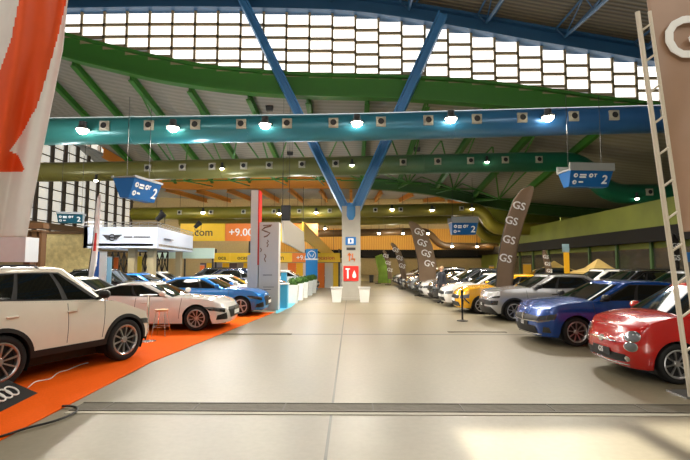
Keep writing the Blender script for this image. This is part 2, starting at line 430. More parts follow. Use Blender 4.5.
    # front face
    if st == 'audi':
        putc('grille', M_black, S, [[(2.72, .34), (3, .34), (3, zl-.09), (2.6, zl-.13)], [(2.6, zl-.13), (3, zl-.12), (3, zl-.06), (2.68, zl-.06)]], .012)
        putq('air_intake', M_black, S, [[(2.12, .30), (2.58, .30), (2.5, .48), (2.16, .42)]], .01)
        putq('headlight', M_lampd, S, [[(1.98, zl-.13), (2.44, zl-.20), (2.47, zl-.08), (1.94, zl-.03)]], .009)
        putq('daytime_light', M_lamp, S, [[(2.1, zl-.08), (2.5, zl-.12), (2.51, zl-.10), (2.09, zl-.06)]], .013)
        rings = MB()
        for k in range(4):
            rings.torus((b.XF+b.xfz(zl-.15)+.012, (k-1.5)*.082, zl-.15), .055, .007, Matrix.Rotation(PI/2, 4, 'Y'), 16, 6)
        put('ring_badge', rings, M_chrome)
        pz = .46
    elif st == 'city':
        for z0, r in ((zl-.08, .122), (zl-.235, .1)):
            putd('headlight', M_lamp, 2.44, z0, r, .016, sq=.68)
            putd('lamp_ring', M_chrome, 2.44, z0, r+.012, .008, rin=r, sq=.68)
        putc('grille', M_black, S, [[(2.56, .29), (3, .27), (3, .40), (2.56, .40)]], .012)
        putc('chrome_bar', M_chrome, S, [[(2.74, zl-.2), (3, zl-.2), (3, zl-.17), (2.74, zl-.18)]], .016)
        putc('lower_trim', M_chrome, S, [[(2.5, .25), (3, .23), (3, .245), (2.5, .265)]], .02)
        mb = MB(); mb.lathe([(0, .03), (.05, .028), (.056, .015), (.056, -.02)], 20, Matrix.Translation((b.XF+b.xfz(zl-.185), 0, zl-.185)) @ Matrix.Rotation(PI/2, 4, 'Y')); put('round_badge', mb, M_chrome)
        putd('fog_light', M_chrome, 2.53, .34, .045, .014)
        pz = .40
    elif st == 'clio':
        putc('grille', M_black, S, [[(2.6, zl-.22), (3, zl-.24), (3, zl-.10), (2.56, zl-.12)]], .01)
        putc('chrome_bar', M_chrome, S, [[(2.56, zl-.235), (3, zl-.255), (3, zl-.24), (2.56, zl-.22)]], .014)
        putq('headlight', M_lampd, S, [[(2.1, zl-.16), (2.57, zl-.22), (2.55, zl-.11), (2.05, zl-.04)]], .009); putq('daytime_light', M_lamp, S, [[(2.24, zl-.2), (2.6, zl-.27), (2.6, zl-.225), (2.2, zl-.165)]], .012)
        putc('air_intake', M_black, S, [[(2.62, .26), (3, .26), (3, .42), (2.66, .42)]], .012)
        putq('fog_light', M_lampd, S, [[(2.2, .3), (2.46, .3), (2.42, .42), (2.26, .42)]], .012)
        putc('lower_trim', M_chrome, S, [[(2.5, .24), (3, .23), (3, .25), (2.5, .26)]], .018)
        mb = MB(); x = b.XF+b.xfz(zl-.15); mb.prism([(x+.01, 0, zl-.25), (x+.01, .05, zl-.16), (x-.005, 0, zl-.07), (x+.01, -.05, zl-.16)], (.025, 0, 0)); put('diamond_badge', mb, M_chrome, sm=False)
        pz = .45
    elif st == 'cross':
        putc('grille', M_black, S, [[(2.45, .50), (3, .50), (3, .66), (2.42, .64)]], .01)
        putc('lower_bumper', M_black, S, [[(2.15, .24), (3, .22), (3, .45), (2.5, .45)]], .012)
        putq('daytime_light', M_lampd, S, [[(2.08, zl-.13), (2.5, zl-.15), (2.5, zl-.11), (2.04, zl-.07)]], .01)
        putq('headlight', M_lampd, S, [[(2.16, .52), (2.46, .5), (2.46, .65), (2.12, .66)]], .012)
        putc('chrome_bar', M_chrome, S, [[(2.5, .70), (3, .72), (3, .735), (2.5, .715)]], .014)
        pz = .5
    else:
        putc('grille', M_black, S, [[(2.62, zl-.22), (3, zl-.24), (3, zl-.08), (2.58, zl-.1)]], .01)
        putc('air_intake', M_black, S, [[(2.55, .26), (3, .26), (3, .42), (2.62, .42)]], .012)
        putq('headlight', M_lamp, S, [[(2.06, zl-.18), (2.54, zl-.21), (2.54, zl-.09), (2.03, zl-.04)]], .009)
        pz = .48
    putq('tail_light', M_red, S, [[(.45, s['beltr']-.3), (.98, s['beltr']-.3), (.95, s['beltr']-.12), (.4, s['beltr']-.14)]], .008)
    mb = MB(); mb.box((b.XF+.012, 0, pz), (.012, .5, .11))
    dark_plate = st in ('city', 'clio', 'cross')
    mg = MB()
    if dark_plate: text_mb(mg, 'GS', face_M((b.XF+.02, 0, pz), (0, 1, 0), (0, 0, 1)), .12, .002, bold=.003)
    put('number_plate', mb, M_black if dark_plate else M_white, sm=False, sub=[('plate_lettering', mg.mesh('plate_lettering', M_white))] if dark_plate else [])
    # mirrors, rails
    for sg in (1, -1):
        mb = MB(); y = b.w(0)*.97+.10
        M = Matrix.Translation((s['cowl']-.36, sg*y, s['belt']+.09)) @ Matrix.Diagonal((.09, .115, .075, 1))
        mb.lathe([(0, -1), (.6, -.85), (.92, -.4), (1, .1), (.8, .7), (.45, .93), (0, 1)], 14, M)
        mb.beam((s['cowl']-.34, sg*(y-.2), s['belt']), (s['cowl']-.35, sg*(y-.04), s['belt']+.05), .07, .04)
        put('mirror', mb, M_black if key in ('clio', 'large_suv', 'cross') else 'PAINT', sharp=60)
    if s.get('rails'):
        for sg in (1, -1):
            mb = MB(); y = b.w(0)*.68
            xs = [lerp(s['rfr']+.2, -.5 if key == 'large_suv' else s['wst']-.15, k/10) for k in range(11)]
            pts = [(xs[0]-.05, sg*y, b.zr(xs[0])-.0)]+[(x, sg*y, b.zr(x)+.055) for x in xs]+[(xs[-1]+.06, sg*y, b.zr(xs[-1])-.0)]
            mb.tube(pts, .018, 6); put('roof_rail', mb, M_black if key != 'large_suv' else M_alloyd)
    tm, dm, rm = wheel_parts(s['rw'], s['spokes'], False)
    for ax in (b.a, -b.a):
        for sg in (1, -1):
            out.append(['wheel', tm, False, (ax, sg*(s['W']/2-.125), s['rw'], 0 if sg < 0 else PI), [('rim', rm), ('brake_disc', dm)]])
    PARTS[key] = out
    return out
PAINTED = {}
def make_car(key, name, label, front_or_loc, rz, paint, roofpaint=None, group=None, simple=False, cat='car'):
    root = thing(name, label, cat, (front_or_loc[0], front_or_loc[1], front_or_loc[2] if len(front_or_loc) > 2 else 0), rz, group)
    for nm, me, painted, loc, sub in car_parts(key):
        if simple and nm in ('lower_trim', 'chrome_bar', 'fog_light', 'lamp_ring', 'daytime_light', 'quarter_window'): continue
        m = me
        if painted:
            pm = roofpaint if (roofpaint and nm in ('roof', 'mirror')) else paint
            k = (key, me.name, pm.name)
            if k not in PAINTED:
                PAINTED[k] = me.copy(); PAINTED[k].materials[0] = pm
            m = PAINTED[k]
        o = bpy.data.objects.new(nm, m); C.objects.link(o); o.parent = root; o.location = loc[:3]
        if len(loc) > 3: o.rotation_euler = (0, 0, loc[3])
        for sn, sm in (sub if not simple else [x for x in sub if x[0] != 'brake_disc']):
            c = bpy.data.objects.new(sn, sm); C.objects.link(c); c.parent = o
    return root
def paint(name, rgb, metal=.0, rough=.18): return mat('paint_'+name, rgb, rough, metal, coat=1)
P_cream = paint('cream_white', (238, 232, 218)); P_white = paint('white', (228, 228, 226)); P_blue = paint('bright_blue', (0, 118, 205), .4, .3)
P_red = paint('red', (184, 14, 8)); P_navy = paint('royal_blue', (0, 70, 158), .3, .25); P_grey = paint('grey', (182, 182, 184), .35)
P_yellow = paint('yellow', (240, 176, 8)); P_black = paint('black', (14, 14, 16)); P_dgrey = paint('dark_grey', (62, 64, 68), .4)
P_silver = paint('silver', (188, 190, 192), .5); P_brown = paint('bronze', (112, 92, 66), .4); P_dblue = paint('dark_blue', (22, 40, 80), .4)
P_green = paint('green', (98, 140, 40), .1)

def place(key, name, label, wheel_px, face, p, **k):
    """stand a car so that its front wheel on the camera's side touches the floor at the pixel; face +1 looks right, -1 left"""
    s = SPECS[key]; g = ground(*wheel_px); rz = k.pop('rz', 0 if face > 0 else PI)
    f = Vector((math.cos(rz), math.sin(rz), 0)); n = Vector((-f.y, f.x, 0))*face
    c = g - f*(s['wb']/2) + n*(s['W']/2-.02)
    return make_car(key, name, label, c, rz, p, **k)
# right-hand row, nearest first
place('city', 'city_car', 'small shiny red city car with round headlights beside the tall scaffold mast', (680, 385), -1, P_red)
place('clio', 'hatchback', 'royal blue hatchback between the small red car and the silver grey crossover', (578, 347), -1, P_navy, rz=PI+.06)
place('cross', 'crossover', 'silver grey crossover with black bumper and arches next to the blue hatchback', (515, 321.5), -1, P_grey)
make_car('hatch', 'hatchback', 'yellow hatchback with black side graphic behind the tall brown feather flag', (4.0+2.1, 18.1), PI, P_yellow)
row = [('hatch', 'white hatchback directly behind the yellow hatchback in the right-hand row', P_white, 20.7, 3.95),
 ('suv', 'dark grey sport utility car next to the person in the right-hand row', P_dgrey, 23.2, 3.85),
 ('hatch', 'white hatchback just past the standing person in the right-hand row', P_white, 25.7, 3.8),
 ('saloon', 'black saloon beside the foot of the middle brown feather flag', P_black, 28.2, 3.8),
 ('suv', 'silver sport utility car just past the middle brown feather flag', P_silver, 30.7, 3.8),
 ('hatch', 'bronze hatchback following the silver sport utility car in the right-hand row', P_brown, 33.2, 3.8),
 ('saloon', 'white saloon following the bronze hatchback in the right-hand row', P_white, 35.7, 3.8),
 ('hatch', 'dark blue hatchback three from the far end of the right-hand row', P_dblue, 38.2, 3.8),
 ('suv', 'white sport utility car two from the far end of the right-hand row', P_white, 40.7, 3.85),
 ('hatch', 'silver hatchback last in the right-hand row beside the green flag', P_silver, 43.2, 3.85)]
for key, lab, p, y, xf in row:
    s = SPECS[key]; nm = {'hatch': 'hatchback', 'suv': 'sport_utility_car', 'saloon': 'saloon_car'}[key]
    make_car(key, nm, lab, (xf+s['wb']/2+s['fo'], y), PI, p, group='cars parked along the right-hand side of the aisle', simple=y > 26)
row2 = [('suv', 'black sport utility car in the second row behind the small red car', P_black, 9.6, 11.2), ('hatch', 'dark blue hatchback in the second row behind the royal blue hatchback', P_dblue, 12.6, 11.2),
 ('suv', 'silver sport utility car in the second row behind the grey crossover', P_silver, 15.6, 11.0), ('suv', 'black sport utility car in the second row behind the yellow hatchback', P_black, 18.4, 11.0),
 ('suv', 'white sport utility car in the second row just before the nearer pointed tent', P_white, 20.8, 11.0),
 ('suv', 'grey sport utility car in the second row between the two pointed tents', P_dgrey, 26.8, 11.0)]
for key, lab, p, y, xc in row2:
    nm = {'hatch': 'hatchback', 'suv': 'sport_utility_car', 'saloon': 'saloon_car'}[key]
    make_car(key, nm, lab, (xc, y), PI, p, group='cars in the second row on the right', simple=True)
# left-hand stand
suv_rz = math.radians(69)
sf = ground(125, 361); fdir = Vector((math.cos(suv_rz), math.sin(suv_rz), 0)); nl = Vector((-fdir.y, fdir.x, 0))
suvc = sf-fdir*(SPECS['large_suv']['wb']/2)+nl*(SPECS['large_suv']['W']/2-.02)
suv = make_car('large_suv', 'sport_utility_car', 'large cream white sport utility car with silver roof rails on orange carpet', (suvc.x, suvc.y, .012), suv_rz, P_cream)
place('fastback', 'fastback_car', 'low white fastback with big dark grille on the orange carpet', (195.5, 331.5), 1, P_white).location.z = .012
place('audi_hatch', 'hatchback', 'bright blue hatchback on the end of the orange carpet by the pylon', (240, 316.5), 1, P_blue).location.z = .012
left = [('saloon', 'saloon_car', 'white saloon with dark windows between the cream car and the white fastback', (-8.6, 15.33), 0, P_white),
 ('audi_hatch', 'hatchback', 'white hatchback showing behind the bright blue hatchback by the pylon', (-5.4, 20.6), 0.0, P_white),
 ('saloon', 'saloon_car', 'blue saloon in the back row left of the bright blue hatchback', (-9.8, 22.2), .0, P_blue),
 ('suv', 'sport_utility_car', 'black sport utility car under the white stand fascia', (-10.4, 20.0), 0.0, P_black),
 ('saloon', 'saloon_car', 'dark grey saloon far left behind the cream car', (-12.8, 17.0), 0, P_dgrey),
 ('hatch', 'hatchback', 'white hatchback parked under the white stand fascia at its right end', (-10.4, 25.6), 0, P_white),
 ('suv', 'sport_utility_car', 'dark grey sport utility car in front of the lower yellow banner', (-7.6, 28.6), 0, P_dgrey),
 ('saloon', 'saloon_car', 'black saloon in front of the yellow panel wall', (-9.2, 33.7), 0, P_black),
 ('suv', 'sport_utility_car', 'dark blue sport utility car between the pylon and the planters', (-5.7, 25.3), 0, P_dblue),
 ('hatch', 'hatchback', 'white hatchback beyond the planters by the blue totem', (-4.4, 33.0), 0, P_white),
 ('hatch', 'hatchback', 'black hatchback furthest away on the left beyond the blue totem', (-4.2, 39.0), 0, P_black),
 ('suv', 'sport_utility_car', 'white sport utility car left of the pillar in the far distance', (-4.3, 42.0), 0, P_white)]
for key, nm, lab, loc, rz, p in left:
    make_car(key, nm, lab, loc, rz, p, group='cars on the left-hand stands', simple=loc[1] > 20)
# ------------------------------------------------------------------ setting
def floor_mat():
    m = bpy.data.materials.new('concrete_floor'); m.use_nodes = True; nt = m.node_tree; b = nt.nodes['Principled BSDF']; L = nt.links.new
    tc = nt.nodes.new('ShaderNodeTexCoord'); sp = nt.nodes.new('ShaderNodeSeparateXYZ'); L(tc.outputs['Object'], sp.inputs[0])
    def math_(op, a, c=None):
        n = nt.nodes.new('ShaderNodeMath'); n.operation = op
        for i, v in enumerate((a, c)):
            if v is None: continue
            if isinstance(v, (int, float)): n.inputs[i].default_value = v
            else: L(v, n.inputs[i])
        return n.outputs[0]
    n1 = nt.nodes.new('ShaderNodeTexNoise'); n1.inputs['Scale'].default_value = .35; n1.inputs['Detail'].default_value = 8; n1.inputs['Roughness'].default_value = .65
    n2 = nt.nodes.new('ShaderNodeTexNoise'); n2.inputs['Scale'].default_value = 14; n2.inputs['Detail'].default_value = 6
    L(tc.outputs['Object'], n1.inputs['Vector']); L(tc.outputs['Object'], n2.inputs['Vector'])
    r = nt.nodes.new('ShaderNodeValToRGB'); e = r.color_ramp.elements
    e[0].position = .3; e[0].color = (*lin((108, 101, 82)), 1); e[1].position = .7; e[1].color = (*lin((136, 128, 107)), 1)
    L(math_('ADD', math_('MULTIPLY', n1.outputs['Fac'], .75), math_('MULTIPLY', n2.outputs['Fac'], .25)), r.inputs['Fac'])
    # expansion joints: long ones every 6 m along the hall, cross ones every 6.4 m
    jx = math_('LESS_THAN', math_('ABSOLUTE', math_('SUBTRACT', math_('PINGPONG', math_('ADD', sp.outputs['X'], .24-1.5+60), 3.0), 0)), .016)
    jy = math_('LESS_THAN', math_('PINGPONG', math_('ADD', sp.outputs['Y'], 21-12.15+60), 2.5), .075)
    jy = math_('MULTIPLY', jy, math_('GREATER_THAN', sp.outputs['Y'], 10-21))
    j = math_('MAXIMUM', jx, jy)
    mx = nt.nodes.new('ShaderNodeMix'); mx.data_type = 'RGBA'; L(math_('MULTIPLY', j, 1.0), mx.inputs[0]); L(r.outputs['Color'], mx.inputs[6]); mx.inputs[7].default_value = (*lin((62, 56, 46)), 1)
    L(mx.outputs[2], b.inputs['Base Color'])
    L(math_('ADD', math_('MULTIPLY', n1.outputs['Fac'], .22), .3), b.inputs['Roughness'])
    b.inputs['Specular IOR Level'].default_value = .45
    return m
mb = MB(); mb.add([(-30, -14, 0), (27, -14, 0), (27, 56, 0), (-30, 56, 0)], [[0, 1, 2, 3]]); struct(mb, 'floor', floor_mat())
M_drain = mat('drain_concrete', (84, 78, 62), .7, noise=.25, nscale=9, bump=.4)
M_strip = mat('pale_strip', (176, 170, 154), .6, noise=.1)
y0, y1 = ground(345, 412.5).y, ground(345, 404).y
dx0 = ground(75, 408).x; DXC, DXW = (dx0+9)/2, 9-dx0
mb = MB(); mb.box((DXC, (y0+y1)/2, .004), (DXW, y1-y0, .012)); d = struct(mb, 'trim_1', M_drain)
mb = MB()
for k in range(10): mb.box((dx0+.4+k*1.12, (y0+y1)/2, .012), (.02, y1-y0, .006))
mb.box((DXC, y1-.015, .012), (DXW, .03, .008)); mb.box((DXC, y0+.015, .012), (DXW, .03, .008))
mb.build('drain_edge', mat('drain_edge', (84, 79, 68), .6), d)
y2 = ground(345, 415).y
mb = MB(); mb.box((DXC, (y2+y0)/2, .003), (DXW, y0-y2, .008)); struct(mb, 'trim_2', M_strip)
for i, (xa, xb, py) in enumerate([(223, 292, 334), (448, 506, 332)]):
    a, b_ = ground(xa, py), ground(xb, py); mb = MB(); mb.box(((a.x+b_.x)/2, a.y, .004), (b_.x-a.x, .16, .01)); struct(mb, 'trim_%d' % (3+i), M_drain)

# arched girders -----------------------------------------------------
def curve(pts, Y, step=8):
    """world points of a girder edge sampled along X in the plane y=Y"""
    W = [at(x, y, Y) for x, y in pts]; f = smooth(pl([(w.x, w.z) for w in W]), 1.6)
    return f, W[0].x, W[-1].x
GY = 24.0
f_bl, _, _ = curve([(-60, 14), (35, 12), (150, 10), (220, 10), (345, 13), (400, 20), (470, 32), (528, 43), (600, 55), (650, 64), (760, 84)], GY)
f_gt, _, _ = curve([(-60, -5), (20, 18), (62, 33), (137, 52), (204, 66), (300, 74), (400, 76), (470, 80), (524, 86), (600, 97), (690, 107), (760, 116)], GY)
f_gb, _, _ = curve([(-60, 18), (20, 42), (58, 57), (95, 66), (162, 82), (240, 93), (301, 97), (400, 99), (470, 104), (540, 110), (690, 130), (760, 138)], GY)
M_bsteel = mat('blue_steel', (38, 84, 122), .42, noise=.08, nscale=2)
M_gsteel = mat('green_steel', (52, 112, 34), .5, noise=.1, nscale=2)
M_osteel = mat('orange_steel', (206, 136, 40), .5, noise=.08, nscale=2)
def girder(name, ftop, fbot, x0, x1, Y, m, flange=.35, thick=.14):
    mb = MB(); n = 60; rows = []
    for i in range(n+1):
        x = lerp(x0, x1, i/n); zt, zb = ftop(x), fbot(x)
        rows.append([(x, Y-flange, zb), (x, Y-flange, zb+thick), (x, Y-.05, zb+thick), (x, Y-.05, zt-thick), (x, Y-flange, zt-thick), (x, Y-flange, zt),
                     (x, Y+flange, zt), (x, Y+flange, zt-thick), (x, Y+.05, zt-thick), (x, Y+.05, zb+thick), (x, Y+flange, zb+thick), (x, Y+flange, zb)])
    mb.grid(rows, True); return struct(mb, name, m)
XL, XR_ = -26.0, 24.0
girder('blue_arch_girder', lambda x: f_bl(x)+.92, f_bl, XL, XR_, GY, M_bsteel)
g1 = girder('green_arch_girder', f_gt, f_gb, XL, XR_, GY+.1, M_gsteel, .3)
# clerestory: stepped panes between the two girders
M_pane = mat('daylight_pane', (255, 252, 246), .3, emit=1.7)
M_mull = mat('mullion', (150, 134, 104), .5)
pane = MB(); fr = MB(); step = 1.25; k = 0; x = XL
while x < XR_-step:
    xm = x+step/2; zt = f_bl(xm)-.02; zb = f_gt(xm)+.06
    fr.box((x, GY+.12, (f_bl(x)+min(f_gt(x), f_gt(x+step), f_gt(x-step)))/2), (.12, .14, f_bl(x)-min(f_gt(x), f_gt(x+step), f_gt(x-step))+.1))
    zz = f_bl(xm)-.08; h = .68
    while zz-.12 > zb:
        z2 = max(zb, zz-h)
        pane.box((xm, GY+.16, (zz+z2)/2), (step-.1, .03, max(.05, zz-z2-.05)))
        fr.box((xm, GY+.11, z2), (step, .12, .15)); zz = z2
        if zz-zb < .2: break
    fr.box((xm, GY+.12, zb-.12), (step+.02, .16, .2))
    x += step
w1 = struct(fr, 'window_1', M_mull); pane.build('pane', M_pane, w1)

# roofs --------------------------------------------------------------
M_roof1 = wave_mat('corrugated_ceiling', (120, 108, 84), (74, 66, 52), 1.1, 'Y', .6, .8)
M_roof2 = wave_mat('grey_ceiling', (150, 145, 134), (136, 131, 120), .7, 'Y', .7, .15)
M_roof3 = wave_mat('pale_ceiling', (158, 160, 158), (146, 148, 146), .7, 'Y', .7, .15)
def roof(name, fa, Ya, fb, Yb, m, x0=XL, x1=XR_, th=.2):
    mb = MB(); n = 50; A = []; B = []
    for i in range(n+1):
        x = lerp(x0, x1, i/n); A.append((x, Ya, fa(x))); B.append((x, Yb, fb(x)))
    up = [[Vector(p)+Vector((0, 0, th)) for p in r] for r in (A, B)]
    mb.grid([A, B, up[1], up[0], A]); return struct(mb, name, m)
roof('ceiling_front', lambda x: f_bl(x)+1.0, -12, lambda x: f_bl(x)+1.0, GY, M_roof1)
G2 = 40.0
f_2b, _, _ = curve([(-60, 128), (60, 140), (105, 158), (140, 181), (165, 190), (300, 188), (372, 189), (427, 194), (476, 205), (520, 213), (600, 220)], G2)
f_2t = lambda x: f_2b(x)+.95
M_g2 = ramp_mat('orange_to_green_steel', [(0, (212, 134, 32)), (.44, (214, 136, 32)), (.5, (50, 96, 34)), (1, (34, 66, 30))], .5, 0)
girder('rear_arch_girder', f_2t, f_2b, -22, 24, G2, M_g2, .3)
roof('ceiling_middle', lambda x: f_gb(x)+.25, GY+.3, lambda x: f_2t(x), G2, M_roof2, -26, 24)
roof('ceiling_rear', lambda x: f_2b(x)+.25, G2+.3, lambda x: f_2b(x)*.0+9.4, 53, M_roof3, -26, 24)
# ribs
def ribs(name, fa, Ya, fb, Yb, xs, m, w=.16, h=.42):
    for x in xs:
        mb = MB(); a, b_ = Vector((x, Ya, fa(x)-h/2)), Vector((x, Yb, fb(x)-h/2))
        mb.beam(a, b_, .05, h); mb.beam(a-Vector((0, 0, h/2)), b_-Vector((0, 0, h/2)), w*1.6, .05); mb.beam(a+Vector((0, 0, h/2-.03)), b_+Vector((0, 0, h/2-.03)), w*1.6, .05)
        struct(mb, name, m)
ribs('green_roof_rib', lambda x: f_gb(x)+.22, GY+.4, lambda x: f_2t(x)-.03, G2-.3, [-18.6+3.25*k for k in range(11)], M_gsteel)
ribs('orange_roof_rib', lambda x: f_2b(x)+.22, G2+.4, lambda x: 9.35, 52, [-16.5+2.75*k for k in range(11)], M_osteel)
for x in [-21.5+4.1*k for k in range(11)]:        # blue triangular trusses under the front ceiling
    mb = MB(); z = f_bl(x)+.95; yb, yf = GY-.4, -6
    lo = [Vector((x, lerp(yb, yf, k/10), z-(.95 if k > 1 else .5+.25*k))) for k in range(11)]
    mb.tube(lo, .09, 6)
    for sx in (-.45, .45):
        mb.tube([(x+sx, yb, z-.06), (x+sx, yf, z-.06)], .06, 6)
        for k in range(10):
            mb.tube([(x+sx, lo[k].y, z-.06), lo[k], ], .035, 5); mb.tube([lo[k], (x+sx, lo[k+1].y, z-.06)], .035, 5)
    struct(mb, 'blue_roof_truss', M_bsteel)
for x in [-12.1+3.25*k for k in range(8)]:        # thin green bracing fans under the middle roof
    mb = MB(); zb = f_2t(x)-1.5; n0 = Vector((x, 33, zb))
    for dx, dy in ((-1.6, -4), (1.6, -4), (-1.6, 4), (1.6, 4), (0, 5)):
        yy = 33+dy; t = (yy-GY)/(G2-GY); zz = lerp(f_gb(x+dx)+.2, f_2t(x+dx), t)-.4
        mb.tube([n0, (x+dx, yy, zz)], .05, 6)
    mb.tube([(x-1.65, 33, zb), (x+1.65, 33, zb)], .05, 6); mb.tube([(x, 24.5, f_gb(x)+.1), n0, (x, G2-.4, f_2b(x)+.2)], .05, 6)
    struct(mb, 'green_roof_brace', M_gsteel)
# column and its two raking beams -------------------------------------
CY = ground(351, 300).y
M_conc = mat('column_concrete', (158, 154, 144), .7, noise=.12, nscale=3, bump=.2)
pil = MB(); tl, tr = at(342, 206, CY), at(360.5, 206, CY); bl, br = ground(341, 300), ground(361.5, 300)
pw = br.x-bl.x; cx = (bl.x+br.x)/2; hz = tl.z
pil.box((cx, CY+pw/2, hz/2), (tr.x-tl.x, pw, hz)); pil.box((cx, CY+pw/2, .06), (pw*1.3, pw*1.3, .12))
col = struct(pil, 'pillar', M_conc)
M_bbeam = mat('pale_blue_steel', (58, 122, 176), .42, noise=.06, nscale=2)
BY = CY+pw/2
for (xa, ya), (xb, yb), w in (((347.5, 214), (236, -14), .36), ((353.5, 214), (443, 14), .42)):
    a, b_ = at(xa, ya, CY+.25), at(xb, yb, GY-.75)
    mb = MB(); t = (b_-a).normalized(); sd = Vector((t.z, 0, -t.x)).normalized()
    mb.beam(a, b_, .1, .07)
    for s_ in (-1, 1): mb.beam(a+sd*s_*w/2, b_+sd*s_*w/2, .42, .07)
    mb.prism([a+sd*w/2+Vector((0, -.04, 0)), b_+sd*w/2+Vector((0, -.04, 0)), b_-sd*w/2+Vector((0, -.04, 0)), a-sd*w/2+Vector((0, -.04, 0))], (0, .08, 0))
    struct(mb, 'raking_beam', M_bbeam)
mb = MB(); mb.lathe([(.001, -.45), (.3, -.42), (.36, -.2), (.36, .25), (.3, .4), (.001, .42)], 20, Matrix.Translation((at(351, 214, BY).x, BY-.25, at(351, 214, BY).z+.05)))
mb.box((at(351, 214, BY).x, BY, at(351, 208, BY).z), (.8, .6, .5)); struct(mb, 'beam_shoe', M_bbeam)

# walls ----------------------------------------------------------------
M_wood = wave_mat('warm_wood_panels', (222, 172, 78), (196, 140, 50), 1.6, 'X', .6, .2, 2)
M_dwall = mat('dark_wall', (70, 60, 46), .8, noise=.15)
M_band = mat('dark_gallery_band', (13, 11, 10), .7, spec=.2)
M_green = ramp_mat('green_wall_paint', [(0, (150, 140, 40)), (.35, (96, 128, 44)), (.7, (120, 130, 50)), (1, (150, 120, 40))], .6, 0)
WX = 14.6; BW = 52.2
mb = MB(); mb.box((-5.5, BW+.15, 5), (41, .3, 10)); struct(mb, 'wall_back', mat('back_wall', (176, 160, 124), .8, noise=.15))
mb = MB(); mb.box((9.0, BW-.1, 4.6), (12.0, .2, 2.6)); mb.box((-3, BW-.1, 4.6), (12, .2, 2.6)); struct(mb, 'trim_5', M_wood)
mb = MB(); mb.box((4.8, BW-.3, 3.05), (20, .7, .9)); struct(mb, 'trim_6', M_band)
mb = MB(); mb.box((4.8, BW-.25, 1.6), (19.6, .3, 1.9)); struct(mb, 'trim_7', mat('back_plinth', (150, 132, 92), .7, noise=.2))
mb = MB(); mb.box((WX+.15, 27, 2.45), (.3, 52, 4.9)); wr = struct(mb, 'wall_right', M_green)
M_gw = mat('green_yellow_wall', (108, 116, 40), .7, noise=.55, nscale=.45); wr.data.materials[0] = M_gw
mb = MB(); mb.box((WX-.15, 27, 3.24), (.6, 51, .68)); struct(mb, 'trim_8', M_band)
M_dglass = mat('dark_shopfront', (52, 50, 46), .15, noise=.3, nscale=.7, coat=.5)
mb = MB(); mb.box((WX-.02, 24, 1.4), (.08, 40, 2.4)); wg = struct(mb, 'window_2', M_dglass)
mb = MB()
for k in range(14): mb.box((WX-.1, 5+k*2.9, 1.45), (.12, .14, 2.9))
mb.build('window_frame', mat('green_frame', (58, 88, 44), .5), wg)
mb = MB(); mb.box((24.2, 20, 5.5), (.3, 66, 11)); struct(mb, 'wall_outer', M_gw)
mb = MB(); mb.box((19.5, 53, 5.5), (9.6, .3, 11)); struct(mb, 'wall_corner', M_gw)
# entrance wall behind the viewer, with tall openings that let the sun in
mb = MB(); EY = -8.0; xs_ = [-26, 1.15, 3.0, 3.3, 5.6, 24.4]
for k in range(0, 5, 2): mb.box(((xs_[k]+xs_[k+1])/2, EY, 7.3), (xs_[k+1]-xs_[k], .3, 14.6))
for k in (1, 3): mb.box(((xs_[k]+xs_[k+1])/2, EY, 1.0), (xs_[k+1]-xs_[k], .3, 2.0)); ht = 9.35 if k == 1 else 9.5; mb.box(((xs_[k]+xs_[k+1])/2, EY, (ht+14.6)/2), (xs_[k+1]-xs_[k], .3, 14.6-ht))
struct(mb, 'wall_front', mat('entrance_wall', (200, 196, 186), .7))
fr4 = MB(); pn4 = MB()  # added strip of glowing panes behind the viewer, backing the rear fill light
for k in range(20): fr4.box((-17+k*1.8, EY+.2, 11.5), (.12, .14, 2.4))
for z in (10.3, 11.1, 11.9, 12.7): fr4.box((.1, EY+.2, z), (34.3, .12, .12))
for k in range(19): pn4.box((-16.1+k*1.8, EY+.18, 11.5), (1.7, .03, 2.3))
w4 = struct(fr4, 'rear_fill_panes', M_mull); pn4.build('pane', M_pane, w4)
LX = -25.0
mb = MB(); mb.box((LX-.15, 21, 1.9), (.3, 66, 3.8)); struct(mb, 'wall_left', mat('left_wall', (150, 130, 92), .8, noise=.15))
mb = MB(); glz = MB()
for k in range(20): mb.box((LX+.1, 20+k*1.75, 8.6), (.25, .2, 10))
for z in (5.4, 6.3, 7.2, 8.1, 9.0, 9.9, 10.8, 11.7, 12.6): mb.box((LX, 36.5, z), (.1, 34, .08))
for k in range(19): glz.box((LX-.12, 20.87+k*1.75, 8.8), (.04, 1.6, 9.8))
w3 = struct(mb, 'window_3', mat('dark_post', (58, 46, 32), .6)); glz.build('pane', mat('left_daylight_pane', (236, 232, 220), .4, emit=.6), w3)
mb = MB(); mb.box((LX+.5, 36, 4.9), (.9, 36, .5)); struct(mb, 'trim_9', mat('brown_ledge', (104, 76, 44), .6))

